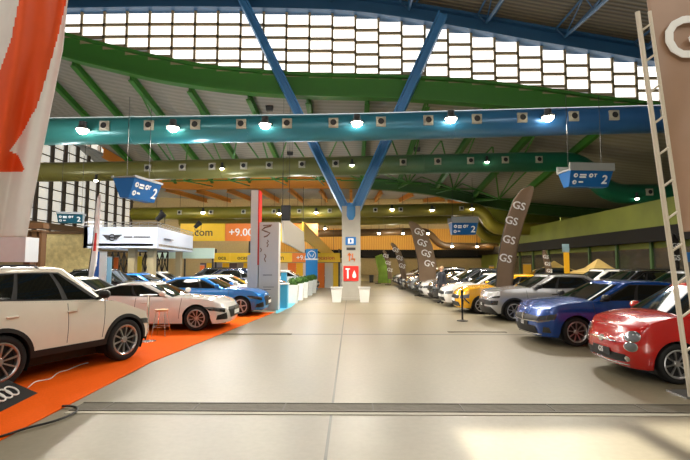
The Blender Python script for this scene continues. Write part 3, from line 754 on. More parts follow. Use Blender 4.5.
# ------------------------------------------------------------------ ducts
def duct(name, label, pts, Y, dia, m, noz, py, group, seam=3.6):
    P = [at(x, y, Y) for x, y in pts]
    # smooth the corner points
    Q = [P[0]]
    for i in range(1, len(P)-1):
        a, b_, c = P[i-1], P[i], P[i+1]
        r = min(.5*(b_-a).length, .5*(c-b_).length, dia*1.3)
        s_, e = b_+(a-b_).normalized()*r, b_+(c-b_).normalized()*r
        for k in range(7): t = k/6; Q.append(s_*(1-t)**2+b_*2*t*(1-t)+e*t*t)
    Q.append(P[-1])
    mb = MB(); mb.tube(Q, dia/2, 28)
    L = 0
    for a, b_ in zip(Q, Q[1:]):
        d = (b_-a); n = int(d.length/seam)
        if d.length < 1.5: continue
        T = d.to_track_quat('Z', 'Y').to_matrix().to_4x4()
        for k in range(n):
            c = a+d*((k+.5)/n); M = T.copy(); M.translation = c; mb.lathe([(dia/2-.01, -.04), (dia/2+.02, -.03), (dia/2+.02, .03), (dia/2-.01, .04)], 28, M)
    o = tag(mb.build(name, m, smooth=True, sharp=50), label, 'air duct', group)
    for x in noz:
        c = at(x, pl(pts)(x), Y); c.z += dia*.02
        b2 = MB(); b2.box((c.x, Y-dia/2-.0, c.z), (dia*.34, .12, dia*.34)); b2.lathe([(dia*.155, .0), (dia*.155, .07), (dia*.11, .1), (dia*.11, -.02)], 16, Matrix.Translation((c.x, Y-dia/2-.02, c.z)) @ Matrix.Rotation(PI/2, 4, 'X'))
        nz = b2.build('air_nozzle', M_nz, o)
        b3 = MB(); b3.lathe([(.001, .04), (dia*.115, .04), (dia*.115, -.03)], 16, Matrix.Translation((c.x, Y-dia/2-.06, c.z)) @ Matrix.Rotation(PI/2, 4, 'X')); b3.build('nozzle_opening', M_black, nz)
    for k in range(1, 9):
        c = P[0].lerp(P[-1], k/9) if len(P) < 3 else P[0].lerp(P[1], k/9)
        b4 = MB(); b4.tube([(c.x, Y, c.z+dia/2-.02), (c.x, Y, c.z+dia/2+1.1)], .015, 5); b4.build('hanger_wire', M_dark, o)
    return o
M_nz = mat('nozzle_plate', (168, 164, 148), .5)
D1 = ramp_mat('teal_to_blue_paint', [(0, (62, 128, 112)), (.3, (40, 120, 128)), (.55, (44, 116, 140)), (.75, (44, 96, 150)), (1, (38, 78, 128))], .32, .15)
D2 = ramp_mat('olive_to_green_paint', [(0, (112, 104, 46)), (.45, (112, 112, 62)), (.6, (58, 108, 80)), (.75, (14, 98, 74)), (1, (10, 92, 66))], .32, .15)
D3 = ramp_mat('yellow_green_paint', [(0, (132, 124, 36)), (.5, (126, 118, 50)), (.8, (112, 104, 32)), (1, (100, 92, 34))], .35, .1)
duct('air_duct', 'thick teal to blue round duct nearest, crossing above the hall under the windows', [(-40, 133), (41, 131.5), (345, 127.5), (560, 121.5), (740, 117)], 20.0, 28/FPX*20, D1,
     [112, 155, 200, 244.5, 289, 334, 380, 426, 473, 517, 567, 606, 656], 0, 'painted air ducts')
duct('air_duct', 'olive to green round duct bending down behind the big blue sign', [(-40, 173), (100, 171.5), (345, 166), (500, 162.5), (582, 161.5), (606, 194), (760, 194)], 28.0, 19.5/FPX*28, D2,
     [152, 186, 215, 246, 271, 303, 336, 402, 436, 468, 502, 535, 643], 0, 'painted air ducts')
duct('air_duct', 'yellow green round duct with a bend above the right-hand feather flags', [(133, 214), (345, 211.5), (482, 209), (492, 229), (585, 229)], 38.0, 12.5/FPX*38, D3,
     [182, 213, 245, 275, 300, 330, 375, 400, 432, 460], 0, 'painted air ducts')
duct('air_duct', 'yellow duct just below and behind the yellow green duct', [(180, 222), (345, 221), (474, 219), (484, 239), (553, 239)], 43.0, 9/FPX*43, D3, [], 0, 'painted air ducts')
duct('air_duct', 'thin brown round duct lowest of all over the pale wood back wall', [(300, 234), (428, 231), (440, 246), (520, 247)], 46.0, 7/FPX*46, mat('brown_duct_paint', (92, 66, 34), .4), [], 0, 'painted air ducts')

# ------------------------------------------------------------------ lamps
M_lit = mat('lit_lamp_glass', (255, 244, 222), .3, emit=28)
LW = (1, .9, .76)
def hall_lamp(px, py, Y, label, r=.17, power=260, color=LW, group='lit hall lamps', back=.2, rod=False):
    c = at(px, py, Y)
    t = thing('hall_lamp', label, 'lamp', (c.x, Y, c.z), 0, group)
    mb = MB(); mb.lathe([(.001, .34), (r*.55, .32), (r*.6, .12), (r*1.1, .02), (r*1.12, -.03), (r*1.0, -.03), (r*.5, .1), (.001, .1)], 18); mb.build('lamp_housing', M_dark, t, smooth=True, local=True)
    mb = MB(); mb.lathe([(.001, -r*.95), (r*.5, -r*.8), (r*.88, -r*.4), (r*.98, 0), (.001, .0)], 18); mb.build('lamp_glass', M_lit, t, smooth=True, local=True)
    mb = MB(); mb.tube([(0, 0, .3), (0, back*.5, .36), (0, back, .36)], .025, 6); mb.build('lamp_arm', M_dark, t, local=True)
    if rod: mb = MB(); mb.tube([(0, 0, .3), (0, 0, lerp(f_2b(c.x)+.25, 9.4, (Y-40.3)/12.7)-c.z-.02)], .02, 6); mb.build('drop_rod', M_dark, t, local=True)
    ld = bpy.data.lights.new('hall_lamp_light', 'SPOT'); ld.energy = power; ld.color = color; ld.shadow_soft_size = .2; ld.spot_size = math.radians(150); ld.spot_blend = .5
    lo = bpy.data.objects.new('hall_lamp_light', ld); C.objects.link(lo); lo.location = (c.x, Y-.15, c.z-.35); lo.rotation_euler = (math.radians(-12), 0, 0)
ords = ['first', 'second', 'third', 'fourth', 'fifth', 'sixth', 'seventh', 'eighth']
r1 = [(82.5, 128), (173, 126), (265, 123), (357, 121), (451, 117), (548, 115.5)]
for k, (x, y) in enumerate(r1): hall_lamp(x, y+1, 19.1, '%s lit lamp from the left on the teal to blue duct' % ords[k], .25, POW1, group='lit lamps on the teal to blue duct', back=.35)
r2 = [(96, 180, 'left of'), (222, 168, ''), (352, 164.5, ''), (487, 161.5, ''), (637, 198, '')]
for k, (x, y, _) in enumerate(r2): hall_lamp(x, y, 27.3, '%s lit lamp from the left on the olive to green duct' % ords[k], .13, POW2, group='lit lamps on the olive to green duct', back=.3)
r3 = [(161, 214), (203, 212), (279, 213), (316, 212), (392, 209), (432, 209.5), (472, 208.5)]
for k, (x, y) in enumerate(r3): hall_lamp(x, y, 37.2, '%s lit lamp from the left on the yellow green duct' % ords[k], .17, POW3, group='lit lamps on the yellow green duct', back=.3)
r4 = [(325, 228), (379, 233), (403, 233), (428, 233), (452, 246), (477, 246), (488, 238), (512, 233)]
for k, (x, y) in enumerate(r4): hall_lamp(x, y, 45.2, '%s lit warm lamp from the left in front of the back wall' % ords[k], .17, POW4, (1, .72, .36), 'warm lamps by the back wall', .4, True)
# ------------------------------------------------------------------ floor coverings
M_orange = mat('orange_carpet', (230, 92, 4), .95, noise=.12, nscale=40, bump=.15, spec=.1)
e0, e1, e2, e3 = ground(0, 441), ground(150, 363), ground(274, 312.5), ground(222, 312.5)
mb = MB(); ext = e0+(e0-e1)*.4
mb.prism([Vector((p.x, p.y, 0)) for p in (ext, e0, e1, e2, e3, Vector((-12.4, 16.4, 0)), Vector((-12.4, ext.y, 0)))], (0, 0, .012))
tag(mb.build('carpet', M_orange), 'bright orange exhibition carpet under the white and blue cars on the left', 'carpet')
bc = [ground(*p) for p in ((276, 314), (291, 307), (311, 290), (276, 290))]
mb = MB(); mb.prism(bc, (0, 0, .01)); tag(mb.build('carpet', mat('sky_blue_carpet', (88, 176, 206), .85, noise=.1, nscale=30)), 'pale sky blue carpet between the pylon and the row of planters', 'carpet')
# black floor plate with four rings
M_plate = mat('black_floor_plate', (12, 11, 12), .7, spec=.15)
P0, P3 = ground(38, 393, .014), ground(0, 412, .014); P1 = ground(8, 380, .23); e1, e2 = P1-P0, P3-P0; P2 = P1+e2
t = thing('floor_sign', 'low black sloping sign with white ring emblem beside the cream car rear wheel', 'sign', (P0.x, P0.y, .012))
mb = MB(); dn = Vector((0, 0, 1)); pb1, pb2 = Vector((P1.x, P1.y, .013)), Vector((P2.x, P2.y, .013))
mb.add([P0, P1, P2, P3, pb1, pb2], [[0, 1, 2, 3], [0, 4, 1], [3, 2, 5], [1, 4, 5, 2], [0, 3, 5, 4]]); mb.build('sign_panel', M_plate, t)
nrm = e2.cross(e1).normalized(); nrm = nrm if nrm.z > 0 else -nrm
MR = nrm.to_track_quat('Z', 'Y').to_matrix(); mb = MB()
for k in range(4): mb.torus(P0+e1*.52+e2*(.3+.17*k)+nrm*.008, .088, .011, MR, 26, 6)
mb.build('ring_emblem', mat('emblem_white', (235, 235, 232), .4), t)
# cables
def cable(px, r, label, m, z0=.01):
    P = [ground(*p) for p in px]; Q = []
    for i in range(len(P)-1):
        p0, p1, p2, p3 = P[max(i-1, 0)], P[i], P[i+1], P[min(i+2, len(P)-1)]
        for k in range(6):
            u = k/6; Q.append(.5*((2*p1)+(p2-p0)*u+(2*p0-5*p1+4*p2-p3)*u*u+(3*p1-p0-3*p2+p3)*u**3)+Vector((0, 0, z0+r)))
    Q.append(P[-1]+Vector((0, 0, z0+r)))
    mb = MB(); mb.tube(Q, r, 6); return tag(mb.build('power_cable', m, smooth=True), label, 'cable')
cable([(-30, 446), (0, 439), (25, 431), (55, 423), (74, 415), (77, 410), (70, 408), (62, 408)], .013, 'black power cable curling from the orange carpet edge over the floor drain', M_black, .012)
cable([(28, 389), (36, 383), (50, 380), (58, 374), (68, 371), (80, 366), (88, 364)], .008, 'thin white cable lying on orange carpet under the cream car', M_white, .013)

# ------------------------------------------------------------------ column plates
YF = CY-.03
def plate(px0, py0, px1, py1, Y, m, name, label, cat, th=.03, parent=None, group=None):
    a, b_ = at(px0, py1, Y), at(px1, py0, Y)
    mb = MB(); mb.box(((a.x+b_.x)/2, Y+th/2, (a.z+b_.z)/2), (b_.x-a.x, th, b_.z-a.z))
    o = mb.build(name, m, parent)
    return tag(o, label, cat, group) if label else o
def sign_text(body, px, py, Y, hpx, m, parent, name='lettering', bold=0, xdir=(1, 0, 0)):
    s = hpx/FPX*Y/.7; mb = MB(); text_mb(mb, body, face_M(at(px, py, Y), xdir, (0, 0, 1)), s, .004, bold=bold*s); return mb.build(name, m, parent)
M_sblue = mat('sign_blue', (22, 104, 176), .4); M_sred = mat('sign_red', (204, 40, 30), .45); M_sorange = mat('sign_orange', (206, 100, 30), .5)
M_txt = mat('sign_white', (240, 240, 238), .5)
o = plate(345.5, 237, 356, 245, YF, M_sblue, 'information_sign', 'small blue square sign highest on the concrete pillar', 'sign')
plate(348, 238.5, 353.5, 243.5, YF-.012, M_txt, 'pictogram', None, None, .01, o); plate(349.8, 239.4, 351.6, 242.6, YF-.02, M_sblue, 'pictogram_figure', None, None, .01, o)
o = plate(346.5, 247.5, 355.5, 250, YF, M_dark, 'information_sign', 'thin dark strip sign under the blue square on the pillar', 'sign')
mb = MB(); c = at(351, 257.5, YF); u = 1/FPX*CY
mb.box((c.x-1.6*u, YF+.01, c.z), (1.2*u, .02, 7*u)); mb.box((c.x+2.2*u, YF+.01, c.z-1.5*u), (4.2*u, .02, 1.2*u)); mb.box((c.x+1.6*u, YF+.01, c.z+1.8*u), (1.1*u, .02, 4.2*u)); mb.prism([(c.x-4*u, YF, c.z+2*u), (c.x-1.6*u, YF, c.z+5*u), (c.x+.8*u, YF, c.z+2*u)], (0, .02, 0)); mb.box((c.x+3.4*u, YF+.01, c.z-2.6*u), (1.1*u, .02, 2.6*u))
tag(mb.build('arrow_marking', M_sorange), 'orange arrow symbols between blue and red signs on the pillar', 'sign')
o = plate(343.5, 266, 358.5, 281, YF, M_sred, 'fire_point_sign', 'red fire point sign with white pictograms on the pillar', 'sign')
plate(345.5, 268.2, 350, 269.6, YF-.012, M_txt, 'pictogram', None, None, .01, o); plate(347, 269.6, 348.6, 278.5, YF-.012, M_txt, 'pictogram', None, None, .01, o)
mb = MB(); c = at(354.3, 275, YF); mb.lathe([(.001, 0), (2*u, 0), (2*u, .012), (.001, .012)], 14, Matrix.Translation((c.x, YF, c.z-u)) @ Matrix.Rotation(PI/2, 4, 'X')); mb.prism([(c.x-2*u, YF-.01, c.z), (c.x, YF-.01, c.z+5*u), (c.x+2*u, YF-.01, c.z)], (0, .01, 0)); mb.build('flame_pictogram', M_txt, o)
for px, lab in ((364.6, 'white square bin to the right of the concrete pillar foot'), (336.5, 'white square bin to the left of the concrete pillar foot')):
    g = ground(px, 302.5)
    mb = MB(); s0, s1, h = .2, .27, .72
    t = thing('waste_bin', lab, 'bin', (g.x, g.y+.27, 0))
    mb.grid([[Vector((x*s, y*s, z)) for x, y in ((-1, -1), (1, -1), (1, 1), (-1, 1))] for s, z in ((.01, 0), (s0, 0), (s1, h), (s1-.03, h), (s0-.02, .05), (.01, .05))], True); mb.build('bin_body', M_white, t, local=True)
    mb = MB(); mb.grid([[Vector((x*s, y*s, z)) for x, y in ((-1, -1), (1, -1), (1, 1), (-1, 1))] for s, z in ((s1+.02, h-.05), (s1+.02, h+.015), (s1-.05, h+.015), (s1-.05, h-.05), (s1+.02, h-.05))], True); mb.build('bin_rim', mat('pale_grey', (190, 190, 186), .5), t, local=True)

# ------------------------------------------------------------------ hanging blue direction signs
M_hs = mat('hall_sign_blue', (10, 92, 160), .45); M_hst = mat('hall_sign_teal', (8, 84, 104), .45); M_hgrey = mat('hall_sign_grey', (136, 140, 138), .4)
def hall_sign(label, c, w, h, yawr, face, side, txt='2', detail=True, dk=1, cap=.52):
    t = thing('hanging_direction_sign', label, 'sign', c, yawr, 'blue hanging direction signs')
    d0, d1 = h*.75*dk, h*.3*dk; zt, zb = h/2, -h/2; w2 = w/2
    mb = MB(); mb.grid([[(-w2, -d0, zt), (w2, -d0, zt), (w2, d0, zt), (-w2, d0, zt)], [(-w2*.93, -d1, zb), (w2*.93, -d1, zb), (w2*.93, d1, zb), (-w2*.93, d1, zb)]], True)
    mb.add([(-w2, -d0, zt), (w2, -d0, zt), (w2, d0, zt), (-w2, d0, zt), (-w2*.93, -d1, zb), (w2*.93, -d1, zb), (w2*.93, d1, zb), (-w2*.93, d1, zb)], [[0, 1, 2, 3], [7, 6, 5, 4]])
    mb.build('sign_body', face, t, local=True)
    mb = MB(); mb.box((0, -d0-.0, zt+h*cap*.46), (w*1.05, .08, h*cap)); mb.box((0, d0, zt+h*cap*.46), (w*1.05, .08, h*cap)); mb.box((0, 0, zt+.03), (w*1.05, 2*d0, .05)); mb.build('sign_cap', M_hgrey, t, local=True)
    sl = Vector((0, (d0-d1), -h)); upv = -sl.normalized(); upv = Vector((0, -(d0-d1), h)).normalized()
    def FM(x, k): 
        o = Vector((x, lerp(-d1, -d0, k)-.012, lerp(zb, zt, k))); return face_M(o, (1, 0, 0), upv)
    mb = MB(); text_mb(mb, txt, FM(w*.34, .42), h*.82, .006, bold=.012); mb.build('number', M_txt, t, local=True)
    if detail:
        mb = MB()
        for x, k in ((-w*.36, .68), (-w*.36, .26), (w*.0, .68)):
            mb.lathe([(.001, .012), (h*.14, .012), (h*.14, -.01)], 14, FM(x, k))
        text_mb(mb, 'T', FM(w*.1, .68), h*.3, .006, bold=.01)
        for x, k in ((-w*.19, .72), (-w*.19, .58), (-w*.21, .28)):
            mb.box(FM(x, k).translation, (w*.15 if k > .3 else w*.1, .02, h*.1))
        mb.build('pictograms', M_txt, t, local=True)
        for x, k, a in ((-w*.36, .68, 0), (-w*.36, .26, 0), (w*.0, .68, 0)):
            mb = MB(); M = FM(x, k); mb.prism([M @ Vector((-h*.07, -h*.03, .016)), M @ Vector((0, h*.08, .016)), M @ Vector((h*.07, -h*.03, .016))], (0, -.004, 0)); mb.build('arrow_pictogram', face, t, local=True)
    for x in (-w*.4, w*.4): mb = MB(); mb.tube([(x, 0, zt), (x, 0, zt+3.2)], .012, 5); mb.build('hanger_wire', M_dark, t, local=True)
c = at(585.5, 180, 18.5); hall_sign('large blue hanging sign numbered 2 right of centre with white arrows', c, 44/FPX*18.5, 15/FPX*18.5, .1, M_hs, M_hst)
c = at(138, 191, 18); hall_sign('blue hanging sign numbered 2 turned aside above the white stand fascia', c, 1.75, .74, math.radians(80), M_hs, M_hst, dk=.85, cap=.12)
c = at(463, 229, 32); hall_sign('small far blue hanging sign numbered 2 behind the brown flags', c, 1.75, .8, 0, M_hs, M_hst)
c = at(71, 219, 24); hall_sign('small teal hanging sign on the far left before the window wall', c, 1.2, .46, math.radians(20), M_hst, M_hst, cap=.25)

# loudspeakers hung from the roof
for k, (x, y, Y, w, h, lab) in enumerate(((286, 213, 24.55, .5, .8, 'black loudspeaker hung on wires above the white slanted board'), (269.5, 108.5, 26, .42, .28, 'small dark loudspeaker under the roof above the third lamp of the teal duct'),
     (417, 149.5, 30, .42, .25, 'small dark loudspeaker under the roof right of the right-hand raking beam'), (548, 147.5, 30, .5, .28, 'small dark loudspeaker under the roof left of the large blue sign'), (290, 153.5, 29.9, .4, .22, 'small dark loudspeaker under the roof just left of the left-hand raking beam'))):
    c = at(x, y, Y); t = thing('loudspeaker', lab, 'loudspeaker', (c.x, Y, c.z-h/2), 0, 'loudspeakers under the roof'); zt_ = lerp(f_gb(c.x)+.25, f_2t(c.x), (Y-GY-.3)/(G2-GY-.3))-c.z+h/2
    mb = MB(); mb.grid([[(-w/2*s_, -w*.3*s_, z), (w/2*s_, -w*.3*s_, z), (w/2*s_, w*.3, z), (-w/2*s_, w*.3, z)] for s_, z in ((.02, 0), (.85, 0), (1, h), (.02, h))], True); mb.build('cabinet', M_black, t, local=True)
    mb = MB(); mb.box((0, -w*.3+.005, h*.5), (w*.78, .03, h*.8)); mb.build('grille', M_dark, t, local=True)
    for sx in (-.35, .35): mb = MB(); mb.tube([(sx*w, 0, h), (sx*w, 0, zt_)], .012, 5); mb.build('hanger_wire', M_dark, t, local=True)

# ------------------------------------------------------------------ cloth banners
def cloth(outline_fn, px0, px1f, y0, y1, Y, wave, nu, nv, colour):
    pass
M_bwhite = mat('banner_white', (232, 230, 226), .7, noise=.05); M_borange = mat('banner_orange', (232, 84, 22), .65, noise=.06)
def inside(poly, x, y):
    r = False; n = len(poly)
    for i in range(n):
        (xa, ya), (xb, yb) = poly[i], poly[(i+1) % n]
        if (ya > y) != (yb > y) and x < (xb-xa)*(y-ya)/(yb-ya)+xa: r = not r
    return r
right_edge = pl([(-40, 73), (0, 68), (50, 63), (100, 53), (150, 43), (200, 33.5), (237, 27)])
orange = [(28, -45), (76, -45), (66.5, 2), (58, 36), (49, 66), (37, 106), (22, 134), (9, 151), (18, 155), (25, 169), (22, 172), (0, 171), (-90, 171), (-90, 118), (-20, 96), (0, 72), (12, 38)]
mb = MB(); nu, nv = 110, 150; rows = []; pxs = []
for j in range(nv+1):
    py = lerp(-42, 237, j/nv); row = []; pr = []
    for i in range(nu+1):
        px = lerp(-85, right_edge(py), i/nu); u = i/nu
        Y = 6.6+.10*math.sin(u*15+py*.012)+.05*math.sin(u*33+1)+.0012*(237-py)*math.sin(u*7)
        row.append(at(px, py, Y)); pr.append((px, py))
    rows.append(row); pxs.append(pr)
mb.grid(rows)
for k, f in enumerate(mb.f):
    i, j = k % nu, k//nu
    x = (pxs[j][i][0]+pxs[j+1][i+1][0])/2; y = pxs[j][i][1]+.9
    mb.m[k] = 1 if inside(orange, x, y) else 0
t = thing('hanging_banner', 'huge white cloth banner with orange diagonal band at the upper left', 'banner', (rows[-1][nu//2].x, 6.6, rows[-1][0].z))
o = mb.build('banner_cloth', [M_bwhite, M_borange], t, smooth=True)
md = o.modifiers.new('thick', 'SOLIDIFY'); md.thickness = .006
tp = rows[0]; mb = MB(); mb.tube([tp[0]+Vector((-.3, 0, .03)), tp[-1]+Vector((.15, 0, .03))], .035, 10); mb.build('top_rail', M_steel, t)
mb = MB(); mx_ = tp[0].x-.3; mb.tube([(mx_, 6.6, .0), (mx_, 6.6, tp[0].z+.1)], .05, 10); mb.lathe([(.001, .04), (.45, .04), (.45, 0), (.001, 0)], 20, Matrix.Translation((mx_, 6.6, 0))); mb.build('banner_mast', M_steel, t)

# right: scaffold mast with brown banner
M_brown = mat('brown_fabric', (160, 128, 104), .38, noise=.08, nscale=3, spec=.6); M_flag = mat('flag_brown', (128, 106, 84), .6, noise=.1, nscale=4)
foot = ground(691, 398); MY = foot.y
def mp(px, py): return at(px, py, MY)
t = thing('scaffold_mast', 'tall pale lattice scaffold mast leaning beside the small red car', 'mast', (foot.x, foot.y, 0))
M_mast = mat('mast_paint', (206, 196, 178), .4)
top = mp(637.5, 12); f2 = foot+Vector((.22, .04, 0)); top2 = top+Vector((.2, .04, .03))
mb = MB(); mb.tube([foot, top], .034, 10); mb.build('mast_tube', M_mast, t, smooth=True)
mb = MB(); mb.tube([f2, top2], .026, 10); mb.build('mast_tube', M_mast, t, smooth=True)
for k in range(12):
    a = foot.lerp(top, (k+.35)/12); b_ = f2.lerp(top2, (k+.6)/12)
    mb = MB(); mb.tube([a, b_], .016, 6); mb.build('cross_brace', M_mast, t)
mb = MB(); mb.box(foot+Vector((.15, .15, .012)), (.5, .4, .02)); mb.build('base_plate', M_steel, t)
# banner hung on the mast
le = pl([(-60, 638), (8, 648), (60, 656), (120, 664), (180, 673), (232, 681)])
mb = MB(); nu, nv = 50, 90; rows = []
for j in range(nv+1):
    py = lerp(-50, 232, j/nv); row = []
    for i in range(nu+1):
        u = i/nu; px = lerp(le(py), 860, u); pyy = py-(16*u if py < 0 else 0)-8*u
        v = j/nv
        Y = MY+.22+.035*math.sin(u*26+v*9)*(v**2)+.05*math.sin(u*9-v*5+1)*v+.02*math.sin((u*1.2+v)*30)*max(0, v-.55)
        row.append(at(px, pyy, Y))
    rows.append(row)
mb.grid(rows)
t = thing('hanging_banner', 'large brown satin banner with white letters hung beside the scaffold mast', 'banner', (rows[-1][25].x, MY+.25, rows[-1][0].z))
o = mb.build('banner_cloth', M_brown, t, smooth=True); md = o.modifiers.new('thick', 'SOLIDIFY'); md.thickness = .008
def gs(mb, M, size): text_mb(mb, 'GS', M, size, .004, bold=size*.02)
mb = MB(); M0 = face_M(at(699, 37, MY+.16), (1, 0, .22), (.1, 0, 1)); gs(mb, M0, 44/FPX*MY/.7)
mb.build('lettering', M_txt, t)
mb = MB(); mb.tube([rows[0][0]+Vector((-.1, 0, .02)), rows[0][-1]+Vector((.1, 0, .02))], .03, 8); mb.build('top_rail', M_mast, t)
mb = MB(); re = rows[0][-1]; mb.tube([(re.x+.1, MY+.25, 0), (re.x+.1, MY+.25, re.z+.1)], .04, 8); mb.lathe([(.001, .03), (.4, .03), (.4, 0)], 16, Matrix.Translation((re.x+.1, MY+.25, 0))); mb.build('banner_pole', M_mast, t)

# ------------------------------------------------------------------ feather flags
def feather(label, left, right, Y, m, gpts=(), gpx=9, base=None, gtilt=0, group='feather flags', slant=.0):
    """left, right: edge points of the sail from the bottom up; the pole runs along the left edge"""
    t = thing('feather_flag', label, 'flag', (0, 0, 0), 0, group)
    n = 40; fl = lambda P: (lambda s: [at(x, y, Y) for x, y in s])(P)
    def samp(P, k):
        L = [0]
        for a, b_ in zip(P, P[1:]): L.append(L[-1]+math.dist(a, b_))
        s = k*L[-1]
        for i in range(len(P)-1):
            if s <= L[i+1]+1e-9:
                u = (s-L[i])/max(1e-9, L[i+1]-L[i]); return (lerp(P[i][0], P[i+1][0], u), lerp(P[i][1], P[i+1][1], u))
        return P[-1]
    rows = []
    for i in range(n+1):
        a, b_ = samp(left, i/n), samp(right, i/n); r = []
        for j in range(9):
            u = j/8; r.append(at(lerp(a[0], b_[0], u), lerp(a[1], b_[1], u), Y+.06*math.sin(u*5+i*.15)*u+.02*math.sin(i*.6)))
        rows.append(r)
    root = at(left[0][0], left[0][1], Y); g = Vector((root.x+(0 if base is None else base), Y, 0)); t.location = g
    mb = MB(); mb.grid(rows); o = mb.build('sail', m, t, smooth=True); md = o.modifiers.new('thick', 'SOLIDIFY'); md.thickness = .012
    mb = MB(); pole = [g+Vector((0, 0, .05)), root]+[r[0] for r in rows[1:]]; mb.tube(pole, [.022]*2+[lerp(.02, .008, i/n) for i in range(n)], 8); mb.build('pole', M_dark, t, smooth=True)
    mb = MB(); mb.box(g+Vector((0, 0, .025)), (.55, .07, .05)); mb.box(g+Vector((0, 0, .026)), (.07, .55, .05)); mb.build('base', M_black, t)
    for x, y in gpts:
        mb = MB(); gs(mb, face_M(at(x, y, Y-.05), (1, 0, -gtilt), (slant, 0, 1)), gpx/FPX*Y/.7); mb.build('lettering', M_txt, t)
    return t
feather('big brown feather flag with white letters behind the silver grey crossover', [(495.5, 291), (497, 268), (500.5, 245), (507, 217), (514, 199), (521, 190), (530, 185.5)], [(512, 291), (514, 270), (518, 245), (524, 222), (529, 207), (533, 194), (534, 187)], 16.95, M_flag, [(519, 206), (511.5, 221), (509, 240), (505.5, 258.5)], 7.5, gtilt=.25, slant=.25)
feather('brown feather flag of middle size standing behind the standing person', [(419, 281), (418, 262), (414, 243), (411, 230), (408.5, 222.5), (410, 221.5)], [(436, 283), (436, 262), (432, 245), (426, 232), (418, 224), (412, 221.5)], 26.95, M_flag, [(419, 232), (422, 243), (426, 253.5), (429, 264)], 6, gtilt=.35, slant=-.3)
feather('narrow brown feather flag, third along the right-hand row', [(402, 279), (399, 264), (394.5, 251), (390.5, 244), (391.5, 242.5)], [(407, 279), (405, 264), (401, 252), (396, 245), (392.5, 242.5)], 34.45, M_flag, [(395.5, 250), (399.5, 258), (402, 266)], 4, gtilt=.35, slant=-.3)
feather('narrow brown feather flag right beside the green flag', [(388, 279), (387, 266), (384.5, 256), (382.5, 251), (383.5, 250)], [(392, 279), (391, 266), (389, 257), (386, 251.5), (384.5, 250)], 41.95, M_flag, [(385.8, 256), (388, 263), (389.8, 270)], 3.4, gtilt=.3, slant=-.3)
feather('lime green printed flag at the far end of the right-hand row', [(378, 283), (378.5, 272), (376, 262), (375, 256.5)], [(391, 283), (389, 272), (386, 262), (382, 254)], 44.6, mat('lime_cloth', (150, 190, 70), .6, noise=.4, nscale=1.6))
feather('small brown feather flag at the back of the second row', [(546, 279), (545, 268), (542, 256), (542.5, 250)], [(553, 279), (551.5, 266), (548.5, 256), (545, 250)], 25.2, M_flag, [(545.8, 257), (547.5, 264), (549.5, 271)], 3.4, gtilt=.2, slant=-.2)
feather('dark feather flag by the right-hand wall behind the scaffold mast', [(672, 276), (672.5, 258), (672, 240), (672.5, 234)], [(680, 276), (680, 258), (679, 242), (675, 234)], 17.0, mat('flag_black', (30, 26, 24), .6), [(676, 246), (676, 258)], 5)
feather('white feather flag with red stripe beside the blue roll-up stand', [(87, 282), (90, 262), (93, 240), (95, 214), (97, 198), (99, 194)], [(92, 283), (97, 262), (99, 240), (100, 214), (101, 199), (100, 194)], 16.5, mat('flag_white', (226, 224, 226), .6), [], group=None)
mb = MB(); mb.prism([at(x, y, 16.4) for x, y in ((93.2, 251), (95.8, 251), (97, 233), (95.3, 233))], (0, -.02, 0)); mb.build('red_stripe', M_sred, [o for o in C.objects if o.get('label', '').startswith('white feather')][0])

# ------------------------------------------------------------------ pylon at the carpet end
PY = 18.4
def bx(mb, x0, y0, x1, y1, Y, d, mi=0):
    a, b_ = at(x0, y1, Y), at(x1, y0, Y); mb.box(((a.x+b_.x)/2, Y+d/2, (a.z+b_.z)/2), (b_.x-a.x, d, b_.z-a.z), mi=mi)
M_py = mat('pylon_grey', (206, 203, 200), .45); M_bron = mat('bronze_letter', (120, 84, 60), .4)
t = thing('brand_pylon', 'tall pale grey pylon with red edge at the end of orange carpet', 'pylon', (at(262, 313, PY).x, PY+.2, 0))
mb = MB(); a, b_ = at(251, 190, PY), at(258.5, 190, PY); mb.box(((a.x+b_.x)/2, PY+.3, a.z/2), (b_.x-a.x, .5, a.z)); mb.build('tall_slab', M_py, t)
mb = MB(); mb.box((b_.x+.012, PY+.3, a.z/2+.9), (.05, .52, a.z-1.8)); mb.build('red_edge', M_sred, t)
c_ = at(278.5, 222, PY); mb = MB(); mb.box(((b_.x+c_.x)/2+.02, PY+.35, c_.z/2), (c_.x-b_.x-.04, .5, c_.z)); mb.build('wide_slab', M_py, t)
a2, b2 = at(246.5, 290, PY-.02), at(251, 290, PY-.02); mb = MB(); mb.box(((a2.x+b2.x)/2, PY+.28, 1.1), (b2.x-a2.x, .45, 2.2)); mb.build('low_slab', M_py, t)
mb = MB(); u = PY/FPX
def strokes(mb, pts, r, Y): mb.tube([at(x, y, Y) for x, y in pts], r, 6)
Yp = PY+.09
strokes(mb, [(271, 226), (265, 227.5), (262, 230), (266, 231.5), (270, 233), (267, 236), (264, 237)], .03, Yp); strokes(mb, [(263, 225.5), (272, 225)], .022, Yp)
strokes(mb, [(267.5, 240), (268.5, 241.5), (266.8, 243), (268.3, 244.5), (267, 247)], .022, Yp); strokes(mb, [(264.5, 254), (266, 256), (264.4, 259), (265.6, 262)], .022, Yp); strokes(mb, [(260.5, 248), (261.5, 250), (260.5, 252)], .02, Yp)
mb.build('emblem', M_bron, t)
mb = MB(); strokes(mb, [(263, 275), (272, 275)], .014, Yp)
strokes(mb, [(263, 287), (274, 287)], .01, Yp); strokes(mb, [(263, 289.5), (271, 289.5)], .01, Yp); mb.build('small_print', M_dark, t)

